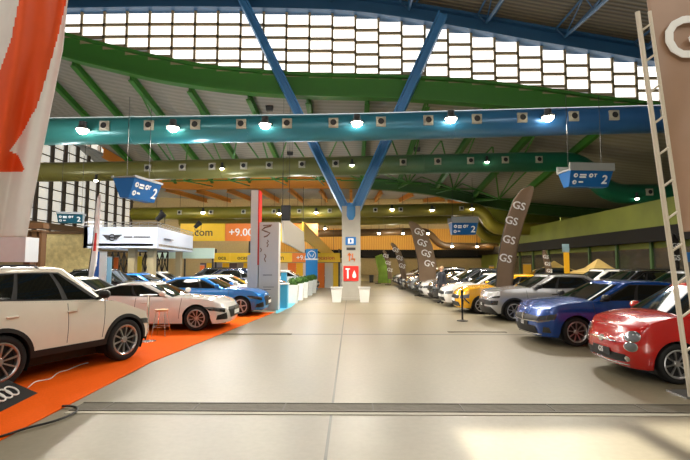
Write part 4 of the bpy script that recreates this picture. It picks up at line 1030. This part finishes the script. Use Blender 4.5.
# ------------------------------------------------------------------ planters, totem, blue counter
M_pot = mat('planter_white', (226, 228, 226), .5); M_leaf = mat('shrub_leaf', (70, 112, 34), .6, noise=.4, nscale=9)
for k, (px, py) in enumerate([(292.5, 303.5), (298.5, 300.5), (303.5, 298), (308.5, 295.5), (312.5, 293.3)]):
    g = ground(px, py); lab = ['nearest white planter with clipped shrub, at the corner of the blue carpet', 'second nearest white planter with shrub along the blue carpet', 'middle one of the five white planters with shrubs', 'fourth white planter with shrub, last but one before the blue totem', 'farthest white planter with shrub at the foot of the blue totem'][k]
    t = thing('planter', lab, 'planter', (g.x, g.y+.25, 0), 0, 'white planters edging the stand')
    mb = MB(); mb.grid([[Vector((x*s, y*s, z)) for x, y in ((-1, -1), (1, -1), (1, 1), (-1, 1))] for s, z in ((.01, 0), (.19, 0), (.26, .86), (.22, .86), (.2, .78), (.01, .78))], True); mb.build('pot', M_pot, t, local=True)
    mb = MB(); rr = random.Random(k)
    for i in range(420):
        d = Vector((rr.gauss(0, 1), rr.gauss(0, 1), rr.gauss(0, 1))).normalized()*rr.uniform(.55, 1)
        p = Vector((d.x*.28, d.y*.28, 1.0+d.z*.2)); n = Vector((rr.gauss(0, 1), rr.gauss(0, 1), rr.gauss(0, 1))).normalized(); a = n.orthogonal().normalized()*.05; b_ = n.cross(a).normalized()*.022
        mb.add([p-a, p+b_, p+a, p-b_], [[0, 1, 2, 3]])
    mb.lathe([(.001, .8), (.16, .82), (.2, 1.0), (.12, 1.13), (.001, 1.15)], 10); mb.build('foliage', M_leaf, t, local=True)
TY = ground(311, 289).y
t = thing('brand_totem', 'bright blue totem with white round emblem beyond the planters', 'totem', (at(311, 289, TY).x, TY+.2, 0))
mb = MB(); bx(mb, 305.5, 249, 317.5, 291, TY, .4); mb.build('totem_body', mat('totem_blue', (20, 132, 206), .35), t)
mb = MB(); c = at(311.7, 255, TY); mb.torus((c.x, TY-.01, c.z), 4*TY/FPX, .03, Matrix.Rotation(PI/2, 4, 'X'), 20, 6); mb.build('emblem_ring', M_txt, t); mb = MB(); mb.tube([c+Vector((-.18, -.01, .12)), c+Vector((-.04, -.01, -.16)), c+Vector((0, -.01, 0)), c+Vector((.04, -.01, -.16)), c+Vector((.18, -.01, .12))], .025, 5); mb.build('emblem', M_txt, t)
mb = MB(); bx(mb, 305, 258.5, 318, 260, TY-.02, .44); mb.build('trim_band', M_txt, t)
M_cyan = mat('cyan_panel', (70, 176, 222), .4)
for (x0, y0_, x1, y1_, Y, lab) in ((278.5, 284, 287, 306, 19.2, 'pale blue display counter just right of the pylon'), (281, 272, 286, 281, 27, 'small pale blue board behind the display counter')):
    t = thing('display_counter', lab, 'counter', (at((x0+x1)/2, y1_, Y).x, Y+.25, 0)); a, b_ = at(x0, y0_, Y), at(x1, y0_, Y)
    mb = MB(); mb.box(((a.x+b_.x)/2, Y+.25, a.z/2-.02), (b_.x-a.x, .5, a.z-.04)); mb.build('counter_body', M_cyan, t)
    mb = MB(); mb.box(((a.x+b_.x)/2, Y+.25, a.z), (b_.x-a.x+.08, .58, .05)); mb.build('counter_top', M_white, t)

# ------------------------------------------------------------------ left stand with white fascia
M_fas = mat('fascia_white', (198, 211, 230), .4); FY = 23.0
a, b_ = at(84, 227, FY), at(157, 248, FY); a2, b2 = at(157, 227, FY), at(193, 238, 30.5); dz = a.z-b_.z
t = thing('stand_canopy', 'white exhibition stand canopy with winged emblem on slim columns', 'stand', ((a.x+b_.x)/2, FY+3, 0))
A = Vector((a.x, FY, 0)); B = Vector((b_.x, FY, 0)); D = Vector((b2.x, 30.5, 0)); E = Vector((a.x, 30.5, 0))
mb = MB()
for p, q_ in ((A, B), (B, D), (D, E), (E, A)):
    d = (q_-p).normalized(); n = Vector((-d.y, d.x, 0))*.2
    mb.prism([p+Vector((0, 0, b_.z)), q_+Vector((0, 0, b_.z)), q_+n+Vector((0, 0, b_.z)), p+n+Vector((0, 0, b_.z))], (0, 0, dz))
mb.build('fascia', M_fas, t)
mb = MB(); mb.prism([p+Vector((0, 0, b_.z+.1)) for p in (A, B, D, E)], (0, 0, .12)); mb.build('canopy_soffit', mat('soffit', (150, 136, 110), .6), t)
mb = MB()
for p, q_ in ((A, B), (B, D)):
    up = Vector((0, 0, a.z))
    for h in (.06, .24): mb.tube([p+up+Vector((0, 0, h)), q_+up+Vector((0, 0, h))], .02, 6)
    n = int((q_-p).length/.45)
    for k in range(n): c1, c2 = p.lerp(q_, k/n)+up, p.lerp(q_, (k+1)/n)+up; mb.tube([c1+Vector((0, 0, .06)), c2+Vector((0, 0, .24))], .012, 5); mb.tube([c1, c1+Vector((0, 0, .24))], .012, 5)
mb.build('truss_rail', M_alloy, t)
for p in (A+Vector((.4, .5, 0)), A.lerp(B, .6)+Vector((0, .6, 0)), B+Vector((-.5, .6, 0)), D+Vector((-.6, -.8, 0)), E+Vector((.5, -.5, 0))):
    mb = MB(); mb.box((p.x, p.y, b_.z/2), (.34, .34, b_.z)); mb.build('column', mat('tan_column', (158, 146, 112), .6), t)
# winged emblem and stroke text
mb = MB(); cc = at(112, 237.5, FY-.02); u = FY/FPX
mb.torus(cc, 3.0*u, .03, Matrix.Rotation(PI/2, 4, 'X'), 22, 6); mb.tube([cc+Vector((-2.4*u, 0, 0)), cc+Vector((2.4*u, 0, 0))], .05, 6)
for sg in (-1, 1):
    for k in range(4): mb.tube([cc+Vector((sg*3.2*u, 0, (2.2-1.3*k)*u)), cc+Vector((sg*(9.5-1.4*k)*u, 0, (2.4-1.3*k)*u))], .025, 5)
mb.build('winged_emblem', M_dark, t)
mb = MB()
for x0, x1 in ((124, 132), (134, 150)): mb.tube([at(x0, 237, FY-.01), at(x1, 237, FY-.01)], .03, 5)
M1 = face_M(B.lerp(D, .25)+Vector((.02, -.012, b_.z+dz*.5)), D-B, (0, 0, 1))
mb.box(M1 @ Vector((0, 0, .02)), (1.5, .02, .16), M1.to_3x3()); mb.build('lettering', M_dark, t)
for k, (x, y, Y) in enumerate([(161, 220, 23.6), (198, 227.5, 30)]):
    c = at(x, y, Y); tt = thing('stage_spotlight', ['black stage spotlight on the near corner of the stand canopy', 'black stage spotlight at the far end of the stand canopy'][k], 'spotlight', (c.x, Y, c.z-.3), 0, 'stage spotlights on the canopy')
    mb = MB(); mb.lathe([(.001, -.3), (.13, -.28), (.15, 0), (.19, .2), (.17, .2), (.12, .05), (.001, .05)], 14, Matrix.Translation((0, 0, .5)) @ Matrix.Rotation(.8, 4, 'Y')); mb.build('spot_body', M_black, tt, local=True)
    mb = MB(); mb.tube([(-.2, 0, .5), (-.2, 0, .12), (.2, 0, .12), (.2, 0, .5)], .02, 6); mb.tube([(0, 0, -.1), (0, 0, .14)], .025, 6); mb.build('yoke', M_black, tt, local=True)
# black lattice under the canopy
for k, (x0, x1) in enumerate(((101, 130), (140, 168))):
    Y = 29.5; tt = thing('lattice_frame', ['black lattice frame under the left half of the white canopy', 'black lattice frame under the right half of the white canopy'][k], 'frame', (at((x0+x1)/2, 270, Y).x, Y, 0)); mb = MB(); p0, p1 = at(x0, 252, Y), at(x1, 252, Y); h = p0.z
    for z in (.05, h*.5, h): mb.beam((p0.x, Y, z), (p1.x, Y, z), .07, .07)
    n = 5
    for i in range(n+1):
        x = lerp(p0.x, p1.x, i/n); mb.beam((x, Y, 0), (x, Y, h), .07, .07)
        if i < n:
            x2 = lerp(p0.x, p1.x, (i+1)/n)
            for za, zb in ((h*.5, h), (0.05, h*.5)): mb.beam((x, Y, za), (x2, Y, zb), .05, .05); mb.beam((x2, Y, za), (x, Y, zb), .05, .05)
    mb.build('lattice', M_black, tt)
# yellow and orange boards behind
M_yel = mat('board_yellow', (244, 196, 26), .5); M_org = mat('board_orange', (240, 128, 40), .5); M_dtxt = mat('board_text', (60, 48, 22), .5)
def board(label, segs, y0, y1, Y, legs=True, cat='banner', group='long yellow and orange banner boards'):
    x0, x1 = segs[0][0], segs[-1][1]; t = thing('banner_board', label, cat, (at((x0+x1)/2, y1, Y).x, Y+.1, 0), 0, group)
    for xa, xb, m, txt, tm, hp in segs:
        mb = MB(); bx(mb, xa, y0, xb, y1, Y, .14); o = mb.build('board_panel', m, t)
        if txt: sign_text(txt, (xa+xb)/2, (y0+y1)/2+.3, Y-.008, hp, tm, o, bold=.012)
    if legs:
        for x in (x0+1, (x0+x1)/2, x1-1):
            p = at(x, y1, Y); mb = MB(); mb.box((p.x, Y+.22, p.z/2+.5), (.12, .12, p.z+1)); mb.build('support_post', M_dark, t)
board('upper yellow and orange banner board reading .com, high behind the canopy and pylon', [(180, 225, M_yel, '.com', M_dtxt, 7.5), (225, 262, M_org, '+9.000', M_txt, 7.5), (262, 283, M_yel, None, None, 0), (283, 298, M_org, 'O', M_yel, 9), (298, 318, M_org, 'ST', M_yel, 8)], 223.5, 241, 37)
board('lower narrow yellow and orange banner board over the coloured panels', [(214, 230, M_yel, 'oca', M_dtxt, 4), (230, 262, M_yel, 'ocasion', M_dtxt, 4), (262, 292, M_yel, '.com', M_dtxt, 5), (292, 312, M_org, '+9.0', M_txt, 4.5), (312, 340, M_yel, 'ocasion', M_sred, 4)], 253, 262, 35.5)
t = thing('banner_board', 'pale green and white narrow fascia board right of the canopy', 'banner', (at(182, 262, 31.5).x, 31.6, 0)); mb = MB(); bx(mb, 154, 248, 214, 258.5, 31.8, .15); mb.build('board_panel', mat('board_mint', (206, 232, 222), .5), t)
for x in (156, 184, 212): p = at(x, 258, 31.8); mb = MB(); mb.box((p.x, 32.0, p.z/2), (.1, .1, p.z)); mb.build('support_post', M_dark, t)
# coloured panel wall under the lower board
cols_ = [(M_yel), (mat('panel_grey', (150, 142, 150), .6)), mat('panel_white', (216, 212, 206), .6), M_org, mat('panel_plum', (92, 76, 84), .6)]
seq = [4, 0, 1, 0, 4, 1, 0, 2, 1, 0, 0, 2, 3, 0, 2, 0, 3, 2, 0, 2, 0]
x = 200.0
t = thing('panel_wall', 'wall of upright yellow, grey and white panels below the lower board', 'partition', (at(270, 280, 36.5).x, 36.6, 0))
for k, ci in enumerate(seq):
    w = 6.4 + (k*37 % 5)*.5; p0, p1 = at(x, 263, 36.5), at(x+w-.3, 263, 36.5)
    mb = MB(); mb.box(((p0.x+p1.x)/2, 36.6, p0.z/2), (p1.x-p0.x, .1, p0.z)); mb.build('panel', cols_[ci], t); x += w
# hanging white board and slanted yellow board near the column
def quadboard(name, label, q, Ys, m, cat, th=.12, group=None, txt=None):
    P = [at(x, y, Y) for (x, y), Y in zip(q, Ys)]; n = (P[1]-P[0]).cross(P[3]-P[0]).normalized()*th
    mb = MB(); mb.prism(P, n); cen = sum(P, Vector())/4
    t = thing(name, label, cat, cen, 0, group); mb.build('board_panel', m, t)
    for p in (P[0]+n*.5, P[1]+n*.5): mb = MB(); mb.tube([p, p+Vector((0, 0, 2.4))], .02, 5); mb.build('hanger_wire', M_dark, t)
    if txt:
        c = cen - n.normalized()*.012 if n.y > 0 else cen+n+n.normalized()*.012
        fr = (P[1]-P[0]); fr = fr if fr.x > 0 else -fr
        mb = MB(); text_mb(mb, txt[0], face_M(cen+(Vector((0, -.14, 0)) if n.y > 0 else n*1.05), fr, (0, 0, 1)), txt[1], .004, bold=.01); mb.build('lettering', txt[2], t)
    return t
quadboard('hanging_board', 'white slanted board hung between the pylon and the pillar', [(283.5, 216), (304, 232), (305, 253), (284, 242)], (25, 30, 30, 25), mat('board_cream', (224, 216, 204), .5), 'banner')
quadboard('hanging_board', 'yellow slanted board running down towards the pillar', [(304, 222), (334, 253), (334, 262), (304, 239)], (31, 44, 44, 31), M_yel, 'banner', txt=None)
# ------------------------------------------------------------------ far left: white box sign, posts, stone wall, roll-ups
t = thing('stand_fascia', 'pale lit box fascia at the left edge under the huge banner', 'stand', (at(5, 262, 14).x, 14.3, 0))
mb = MB(); bx(mb, -70, 237, 26, 262, 14, .6); mb.build('fascia', mat('fascia_pale', (208, 220, 230), .4), t)
for x in (-60, 22): p = at(x, 262, 14); mb = MB(); mb.box((p.x, 14.3, p.z/2), (.2, .2, p.z)); mb.build('column', mat('brown_post', (96, 66, 36), .6), t)
M_stone = mat('stone_cladding', (222, 194, 134), .85, noise=.5, nscale=5, bump=1.0)
t = thing('stone_wall', 'tan stone clad display wall behind the cream car', 'partition', (at(68, 280, 26).x, 26.3, 0))
mb = MB(); p0, p1 = at(42, 234, 26), at(90, 234, 26); mb.box(((p0.x+p1.x)/2, 26.3, p0.z/2), (p1.x-p0.x, .6, p0.z)); mb.build('wall_panel', M_stone, t)
mb = MB(); mb.box(((p0.x+p1.x)/2, 26.3, p0.z+.08), (p1.x-p0.x+.1, .7, .16)); mb.build('wall_cap', mat('brown_ledge', (104, 76, 44), .6), t)
for k, (x, w) in enumerate(((30, .16), (37, .24), (43, .14))):
    p = at(x, 232, 21); mb = MB(); mb.box((p.x, 21, p.z/2), (w, .35, p.z)); mb.box((p.x, 21, p.z+.04), (w+.1, .45, .08)); tag(mb.build('timber_post', mat('brown_post', (96, 66, 36), .6)), ['narrow brown timber post left of the stone wall, nearest the pale fascia', 'wide brown timber post in the middle left of the stone wall', 'narrow brown timber post touching the stone wall edge'][k], 'post', 'brown timber posts')
mb = MB(); p, q_ = at(26, 233, 21), at(46, 233, 21); mb.box(((p.x+q_.x)/2, 21, p.z+.32), (q_.x-p.x, .4, .25)); tag(mb.build('timber_beam', mat('brown_post', (96, 66, 36), .6)), 'brown timber beam lying across the three posts', 'beam')
def rollup(label, x0, x1, y0_, Y, m, logo=None):
    p0, p1 = at(x0, y0_, Y), at(x1, y0_, Y); t = thing('roll_up_stand', label, 'banner stand', ((p0.x+p1.x)/2, Y, 0), 0, 'roll-up banner stands'); w = p1.x-p0.x
    mb = MB(); mb.box((0, 0, p0.z/2+.05), (w, .02, p0.z-.1)); mb.build('banner_sheet', m, t, local=True)
    mb = MB(); mb.box((0, 0, .05), (w+.04, .2, .1)); mb.box((0, 0, p0.z), (w, .04, .04)); mb.build('cassette', M_steel, t, local=True)
    if logo:
        mb = MB(); mb.lathe([(.001, .012), (w*.28, .012), (w*.28, 0)], 16, Matrix.Translation((0, -.012, p0.z-.55)) @ Matrix.Rotation(PI/2, 4, 'X')); mb.build('emblem', logo, t, local=True)
rollup('bright blue roll-up stand with white round emblem right of the white feather flag', 91.5, 99.5, 251, 18, mat('roll_blue', (22, 96, 186), .5), M_txt)
rollup('white roll-up stand right beside the bright blue roll-up', 100, 107, 252, 18.0, mat('roll_white', (210, 226, 234), .5))
rollup('pale blue roll-up stand, third from the white feather flag', 107.5, 112, 257, 18.3, mat('roll_pale', (150, 200, 222), .5))
rollup('narrow orange roll-up stand under the white canopy', 114, 118.5, 257, 24.8, mat('roll_orange', (238, 120, 50), .5))
rollup('yellow roll-up stand under the middle of the white canopy', 134, 142, 256, 27, mat('roll_yellow', (238, 214, 60), .5))
rollup('orange roll-up stand behind the cars right of the canopy', 200, 204.5, 265, 31, mat('roll_orange', (238, 120, 50), .5))

# ------------------------------------------------------------------ bar table and stool
g = ground(147.3, 341.5, .012); t = thing('bar_table', 'slim chrome bar table with round foot in front of the white fastback', 'table', (g.x, g.y, .012))
mb = MB(); mb.lathe([(.001, .0), (.2, .0), (.2, .015), (.05, .035), (.001, .04)], 24); mb.build('foot', M_chrome, t, smooth=True, local=True)
mb = MB(); mb.tube([(0, 0, .02), (0, 0, 1.08)], .026, 12); mb.build('pole', M_chrome, t, smooth=True, local=True)
mb = MB(); mb.lathe([(.001, 1.075), (.19, 1.075), (.2, 1.082), (.19, 1.09), (.001, 1.09)], 28); mb.build('table_top', M_steel, t, smooth=True, local=True)
g = ground(161, 336, .012); t = thing('bar_stool', 'bar stool with tan seat and thin metal legs beside the chrome bar table', 'stool', (g.x, g.y, .012))
mb = MB(); mb.lathe([(.001, .62), (.14, .62), (.165, .64), (.165, .66), (.14, .675), (.001, .68)], 24); mb.build('seat', mat('tan_leather', (196, 148, 92), .5), t, smooth=True, local=True)
for sx in (-1, 1):
    for sy in (-1, 1):
        mb = MB(); mb.tube([(sx*.1, sy*.1, .63), (sx*.17, sy*.17, 0)], .01, 6); mb.build('leg', M_chrome, t, local=True)
mb = MB(); mb.tube([(.2*math.cos(a), .2*math.sin(a), .24) for a in [2*PI*k/20 for k in range(21)]], .009, 6); mb.build('foot_ring', M_chrome, t, local=True)
# barrier post
g = ground(462.5, 321); t = thing('barrier_post', 'black belt barrier post on round base before the yellow hatchback', 'barrier', (g.x, g.y, 0))
mb = MB(); mb.lathe([(.001, .0), (.18, .0), (.18, .02), (.05, .045), (.001, .05)], 24); mb.build('base', M_black, t, smooth=True, local=True)
mb = MB(); mb.tube([(0, 0, .03), (0, 0, .95)], .032, 12); mb.build('post', M_black, t, smooth=True, local=True)
mb = MB(); mb.tube([(0, 0, .9), (0, 0, 1.0)], .045, 12); mb.build('belt_head', M_black, t, smooth=True, local=True)
mb = MB(); mb.box((.0, -.045, .945), (.07, .03, .06)); mb.build('belt_clip', M_dark, t, local=True)
# yellow car black graphic
yc = [o for o in C.objects if o.get('label', '').startswith('yellow hatchback')][0]
bd = Body(SPECS['hatch']); mb = MB()
for q in ([(2.02, .40), (2.05, .36), (2.42, .62), (2.36, .66)], [(2.3, .5), (2.34, .34), (2.4, .34), (2.38, .58)]):
    patch(mb, bd.surf, q, 6, 2, .012)
gmesh = mb.build('graphic', M_black, yc, local=True)
# tents by the right-hand wall
for k, (x, y, Y, w) in enumerate(((598, 259, 23.0, 1.9), (554, 261, 30, 2.0))):
    p = at(x, y, Y); t = thing('pointed_tent', ['tan pointed tent near the right-hand wall behind the blue hatchback', 'tan pointed tent further along the right-hand wall'][k], 'tent', (p.x, Y, 0), 0, 'tan pointed tents')
    mb = MB(); mb.grid([[Vector((x_*s, y_*s, z)) for x_, y_ in ((-1, -1), (1, -1), (1, 1), (-1, 1))] for s, z in ((w/2, 1.25), (w/2, 1.45), (w*.24, 1.66), (.03, p.z))], True); mb.build('tent_roof', mat('tent_tan', (190, 164, 96), .8, noise=.12), t, local=True)
    for sx in (-1, 1):
        for sy in (-1, 1): mb = MB(); mb.tube([(sx*w*.48, sy*w*.48, 0), (sx*w*.48, sy*w*.48, 1.3)], .03, 6); mb.build('leg', M_steel, t, local=True)
# yellow roll-ups and a blue sign by the right wall
for x0, x1, y0_, Y, m, lab in ((563.5, 569, 252, 24, mat('roll_yellow2', (232, 176, 30), .5), 'yellow roll-up stand before the right-hand wall'), (523, 531, 264, 28, mat('roll_gold', (214, 160, 40), .5), 'gold roll-up stand behind the grey crossover'), (489, 494, 266, 30, mat('roll_gold', (214, 160, 40), .5), 'gold roll-up stand just left of the big brown flag')):
    rollup(lab, x0, x1, y0_, Y, m)
o = plate(562.5, 244, 569, 252, 24.2, mat('pale_blue_sign', (142, 176, 190), .5), 'wall_sign', 'small pale blue sign on a post above the yellow roll-up', 'sign')
p = at(566, 252, 24.3); mb = MB(); mb.box((p.x, 24.35, p.z/2+.1), (.06, .06, p.z+.2)); mb.build('sign_post', M_dark, o)
o = plate(684, 252, 700, 262, 15, mat('bright_sign_blue', (40, 120, 190), .5), 'wall_sign', 'small blue sign at the right edge below the brown banner', 'sign')
p = at(692, 262, 15); mb = MB(); mb.box((p.x, 15.08, p.z/2+.1), (.08, .06, p.z+.2)); mb.build('sign_post', M_dark, o)
mb = MB(); mb.lathe([(.001, 0), (.2, 0), (.24, .75), (.2, .78), (.001, .78)], 14, Matrix.Translation(ground(371.5, 282.5))); tag(mb.build('waste_bin', M_dark, smooth=True), 'dark round bin far off beside the green flag', 'bin')

# ------------------------------------------------------------------ person
def person(label, loc, rz):
    t = thing('person', label, 'person', loc, rz)
    J = {'hip': (0, 0, .96), 'waist': (0, 0, 1.1), 'chest': (0, 0, 1.32), 'neck0': (0, 0, 1.47), 'neck1': (.01, 0, 1.53), 'head': (.02, 0, 1.64), 'top': (.015, 0, 1.73)}
    V = [J[k] for k in ('hip', 'waist', 'chest', 'neck0', 'neck1', 'head', 'top')]; Rr = [.15, .135, .16, .08, .055, .095, .07]; E = [(i, i+1) for i in range(6)]
    def chain(start, pts, rad):
        p = start
        for q, r in zip(pts, rad): V.append(q); Rr.append(r); E.append((p, len(V)-1)); p = len(V)-1
        return p
    for s in (1, -1):
        chain(0, [(0, s*.1, .9), (.02, s*.11, .5), (-.01, s*.12, .1), (.06, s*.13, .05), (.17, s*.14, .035)], [.1, .06, .045, .045, .035])
        w = chain(2, [(0, s*.19, 1.41), (-.02, s*.25, 1.14), (.08, s*.25, .9), (.11, s*.245, .85)], [.06, .045, .032, .026])
        for k in range(4):
            f = (k-1.5)*.02; L = (.06, .07, .065, .05)[k]
            chain(w, [(.125+f, s*.245, .81), (.13+f, s*.24, .81-L*.55), (.122+f, s*.228, .81-L)], [.009, .009, .007])
        chain(w, [(.135, s*.225, .835), (.15, s*.215, .80), (.15, s*.21, .775)], [.01, .01, .008])
    me = bpy.data.meshes.new('b'); me.from_pydata(V, E, []); ob = bpy.data.objects.new('b', me); C.objects.link(ob)
    md = ob.modifiers.new('s', 'SKIN'); ob.modifiers.new('d', 'SUBSURF').levels = 1
    for i, r in enumerate(Rr):
        k = 1.0; me.skin_vertices[0].data[i].radius = (r*(.72 if i in (0, 1, 2) else 1), r*(1.25 if i in (0, 1, 2) else 1)) if i < 3 else (r, r)
    me.skin_vertices[0].data[0].use_root = True
    bpy.context.view_layer.update()
    m2 = bpy.data.meshes.new_from_object(ob.evaluated_get(bpy.context.evaluated_depsgraph_get())); bpy.data.objects.remove(ob)
    m2.name = 'body'; m2.materials.clear()
    for m in (mat('skin', (206, 160, 132), .6), mat('navy_jacket', (28, 32, 42), .7), mat('dark_trousers', (40, 40, 46), .7), M_black): m2.materials.append(m)
    for p in m2.polygons:
        c = p.center; p.use_smooth = True
        p.material_index = 3 if c.z < .1 else 2 if (c.z < .97 and abs(c.y) < .2 and c.z > .0 and not (abs(c.y) > .2)) else 0 if (c.z > 1.5 or (abs(c.y) > .19 and c.z < .9)) else 1
    o = bpy.data.objects.new('body', m2); C.objects.link(o); o.parent = t
    mb = MB(); rows = []
    for i in range(9):
        a = PI*.62*i/8; rows.append([Vector((.005+.108*math.sin(a)*math.cos(b_)-.02*(i/8)*(1 if math.cos(b_) < 0 else 3.0), .098*math.sin(a)*math.sin(b_), 1.655+.115*math.cos(a))) for b_ in [2*PI*k/20 for k in range(20)]])
    mb.grid(rows, True); o = mb.build('hair', mat('fair_hair', (150, 124, 90), .7), t, smooth=True, local=True)
    mb = MB()
    for s in (1, -1):
        mb.lathe([(.001, .012), (.012, .006), (.013, 0), (.001, -.008)], 8, Matrix.Translation((.108, s*.034, 1.645)) @ Matrix.Rotation(PI/2, 4, 'Y'))
    mb.build('eyes', M_black, t, smooth=True, local=True)
    mb = MB(); mb.prism([(.105, -.014, 1.595), (.105, .014, 1.595), (.108, 0, 1.64)], (.022, 0, -.004)); mb.box((.104, 0, 1.572), (.012, .045, .008))
    for s in (1, -1): mb.lathe([(.001, -.03), (.012, -.02), (.014, .01), (.001, .03)], 8, Matrix.Translation((.01, s*.098, 1.63)))
    mb.build('facial_features', MATS['skin'], t, local=True)
    return t
pc = at(442, 300, 21.95)
person('person in dark jacket standing between the cars of the right-hand row', (pc.x, 21.95, 0), PI+.5)

# ------------------------------------------------------------------ light and world
def area(name, loc, target, size, sizey, power, color=(1, 1, 1)):
    ld = bpy.data.lights.new(name, 'AREA'); ld.shape = 'RECTANGLE'; ld.size = size; ld.size_y = sizey; ld.energy = power; ld.color = color
    o = bpy.data.objects.new(name, ld); C.objects.link(o); o.location = loc
    o.rotation_euler = (Vector(target)-Vector(loc)).to_track_quat('-Z', 'Y').to_euler(); return o
area('clerestory_daylight', (0, GY-1.2, 11.6), (0, 6, 0), 34, 1.4, P_CLER, (1, .97, .92))
area('rear_fill_area', (0, -7.4, 11.5), (0, 14, 0), 34, 2.5, P_REAR, (1, .97, .92))  # unseen area light added behind the viewer to fill the near hall
for x in (-9, 0, 9):  # point lights added above the frame, without fixtures, to brighten the near cars
    for y in (-5, 3, 11):
        ld = bpy.data.lights.new('roof_fill_light', 'POINT'); ld.energy = P_ROOF; ld.color = (1, .92, .8); ld.shadow_soft_size = .5
        o = bpy.data.objects.new('roof_fill_light', ld); C.objects.link(o); o.location = (x, y, 9.6)
for x in (-20, -12, -5, 3, 10):
    ld = bpy.data.lights.new('back_wall_light', 'SPOT'); ld.energy = P_BACK; ld.color = (1, .78, .42); ld.shadow_soft_size = .3
    o = bpy.data.objects.new('back_wall_light', ld); C.objects.link(o); o.location = (x, 46.5, 5.0); o.rotation_euler = (math.radians(90), 0, 0); ld.spot_size = math.radians(130); ld.spot_blend = .6
for x, y, z in ((-12, 17.5, 6), (-7, 20.5, 6.2), (-14, 22, 5.6), (-11, 27, 2.6), (-7.5, 27, 5.2), (-8, 32.5, 5.2), (-3.6, 30, 5.2), (-3, 36, 5), (-14.5, 33, 5), (-18, 24, 6), (-6.5, 36.2, 3.6)):
    ld = bpy.data.lights.new('stand_light', 'POINT'); ld.energy = P_STAND*(.35 if z < 4 else 1); ld.color = (.95, .97, 1); ld.shadow_soft_size = .25
    o = bpy.data.objects.new('stand_light', ld); C.objects.link(o); o.location = (x, y, z)
for y in (27, 34, 42):
    ld = bpy.data.lights.new('wall_light', 'SPOT'); ld.energy = 260; ld.color = (1, .82, .35); ld.shadow_soft_size = .2; ld.spot_size = math.radians(140); ld.spot_blend = .6
    o = bpy.data.objects.new('wall_light', ld); C.objects.link(o); o.location = (9.0, y, 4.6); o.rotation_euler = (math.radians(80), 0, math.radians(-75))
for x in (-18, -11, -4, 4, 10):  # added points with no lamps of their own, lifting the rear bay ceiling
    ld = bpy.data.lights.new('rear_bay_fill', 'POINT'); ld.energy = P_BAY; ld.color = (1, .95, .84); ld.shadow_soft_size = .3
    o = bpy.data.objects.new('rear_bay_fill', ld); C.objects.link(o); o.location = (x, 44.5, 4.4)
sl = bpy.data.lights.new('sun', 'SUN'); sl.energy = SUN; sl.angle = math.radians(.9); sl.color = (1, .96, .9)
so = bpy.data.objects.new('sun', sl); C.objects.link(so); so.location = (2, -20, 20); so.rotation_euler = Vector((0, math.cos(math.radians(35)), -math.sin(math.radians(35)))).to_track_quat('-Z', 'Y').to_euler()
w = bpy.data.worlds.new('world'); SC.world = w; w.use_nodes = True
nt = w.node_tree; bg = nt.nodes['Background']; bg.inputs['Color'].default_value = (1, .97, .93, 1); bg.inputs['Strength'].default_value = WORLD
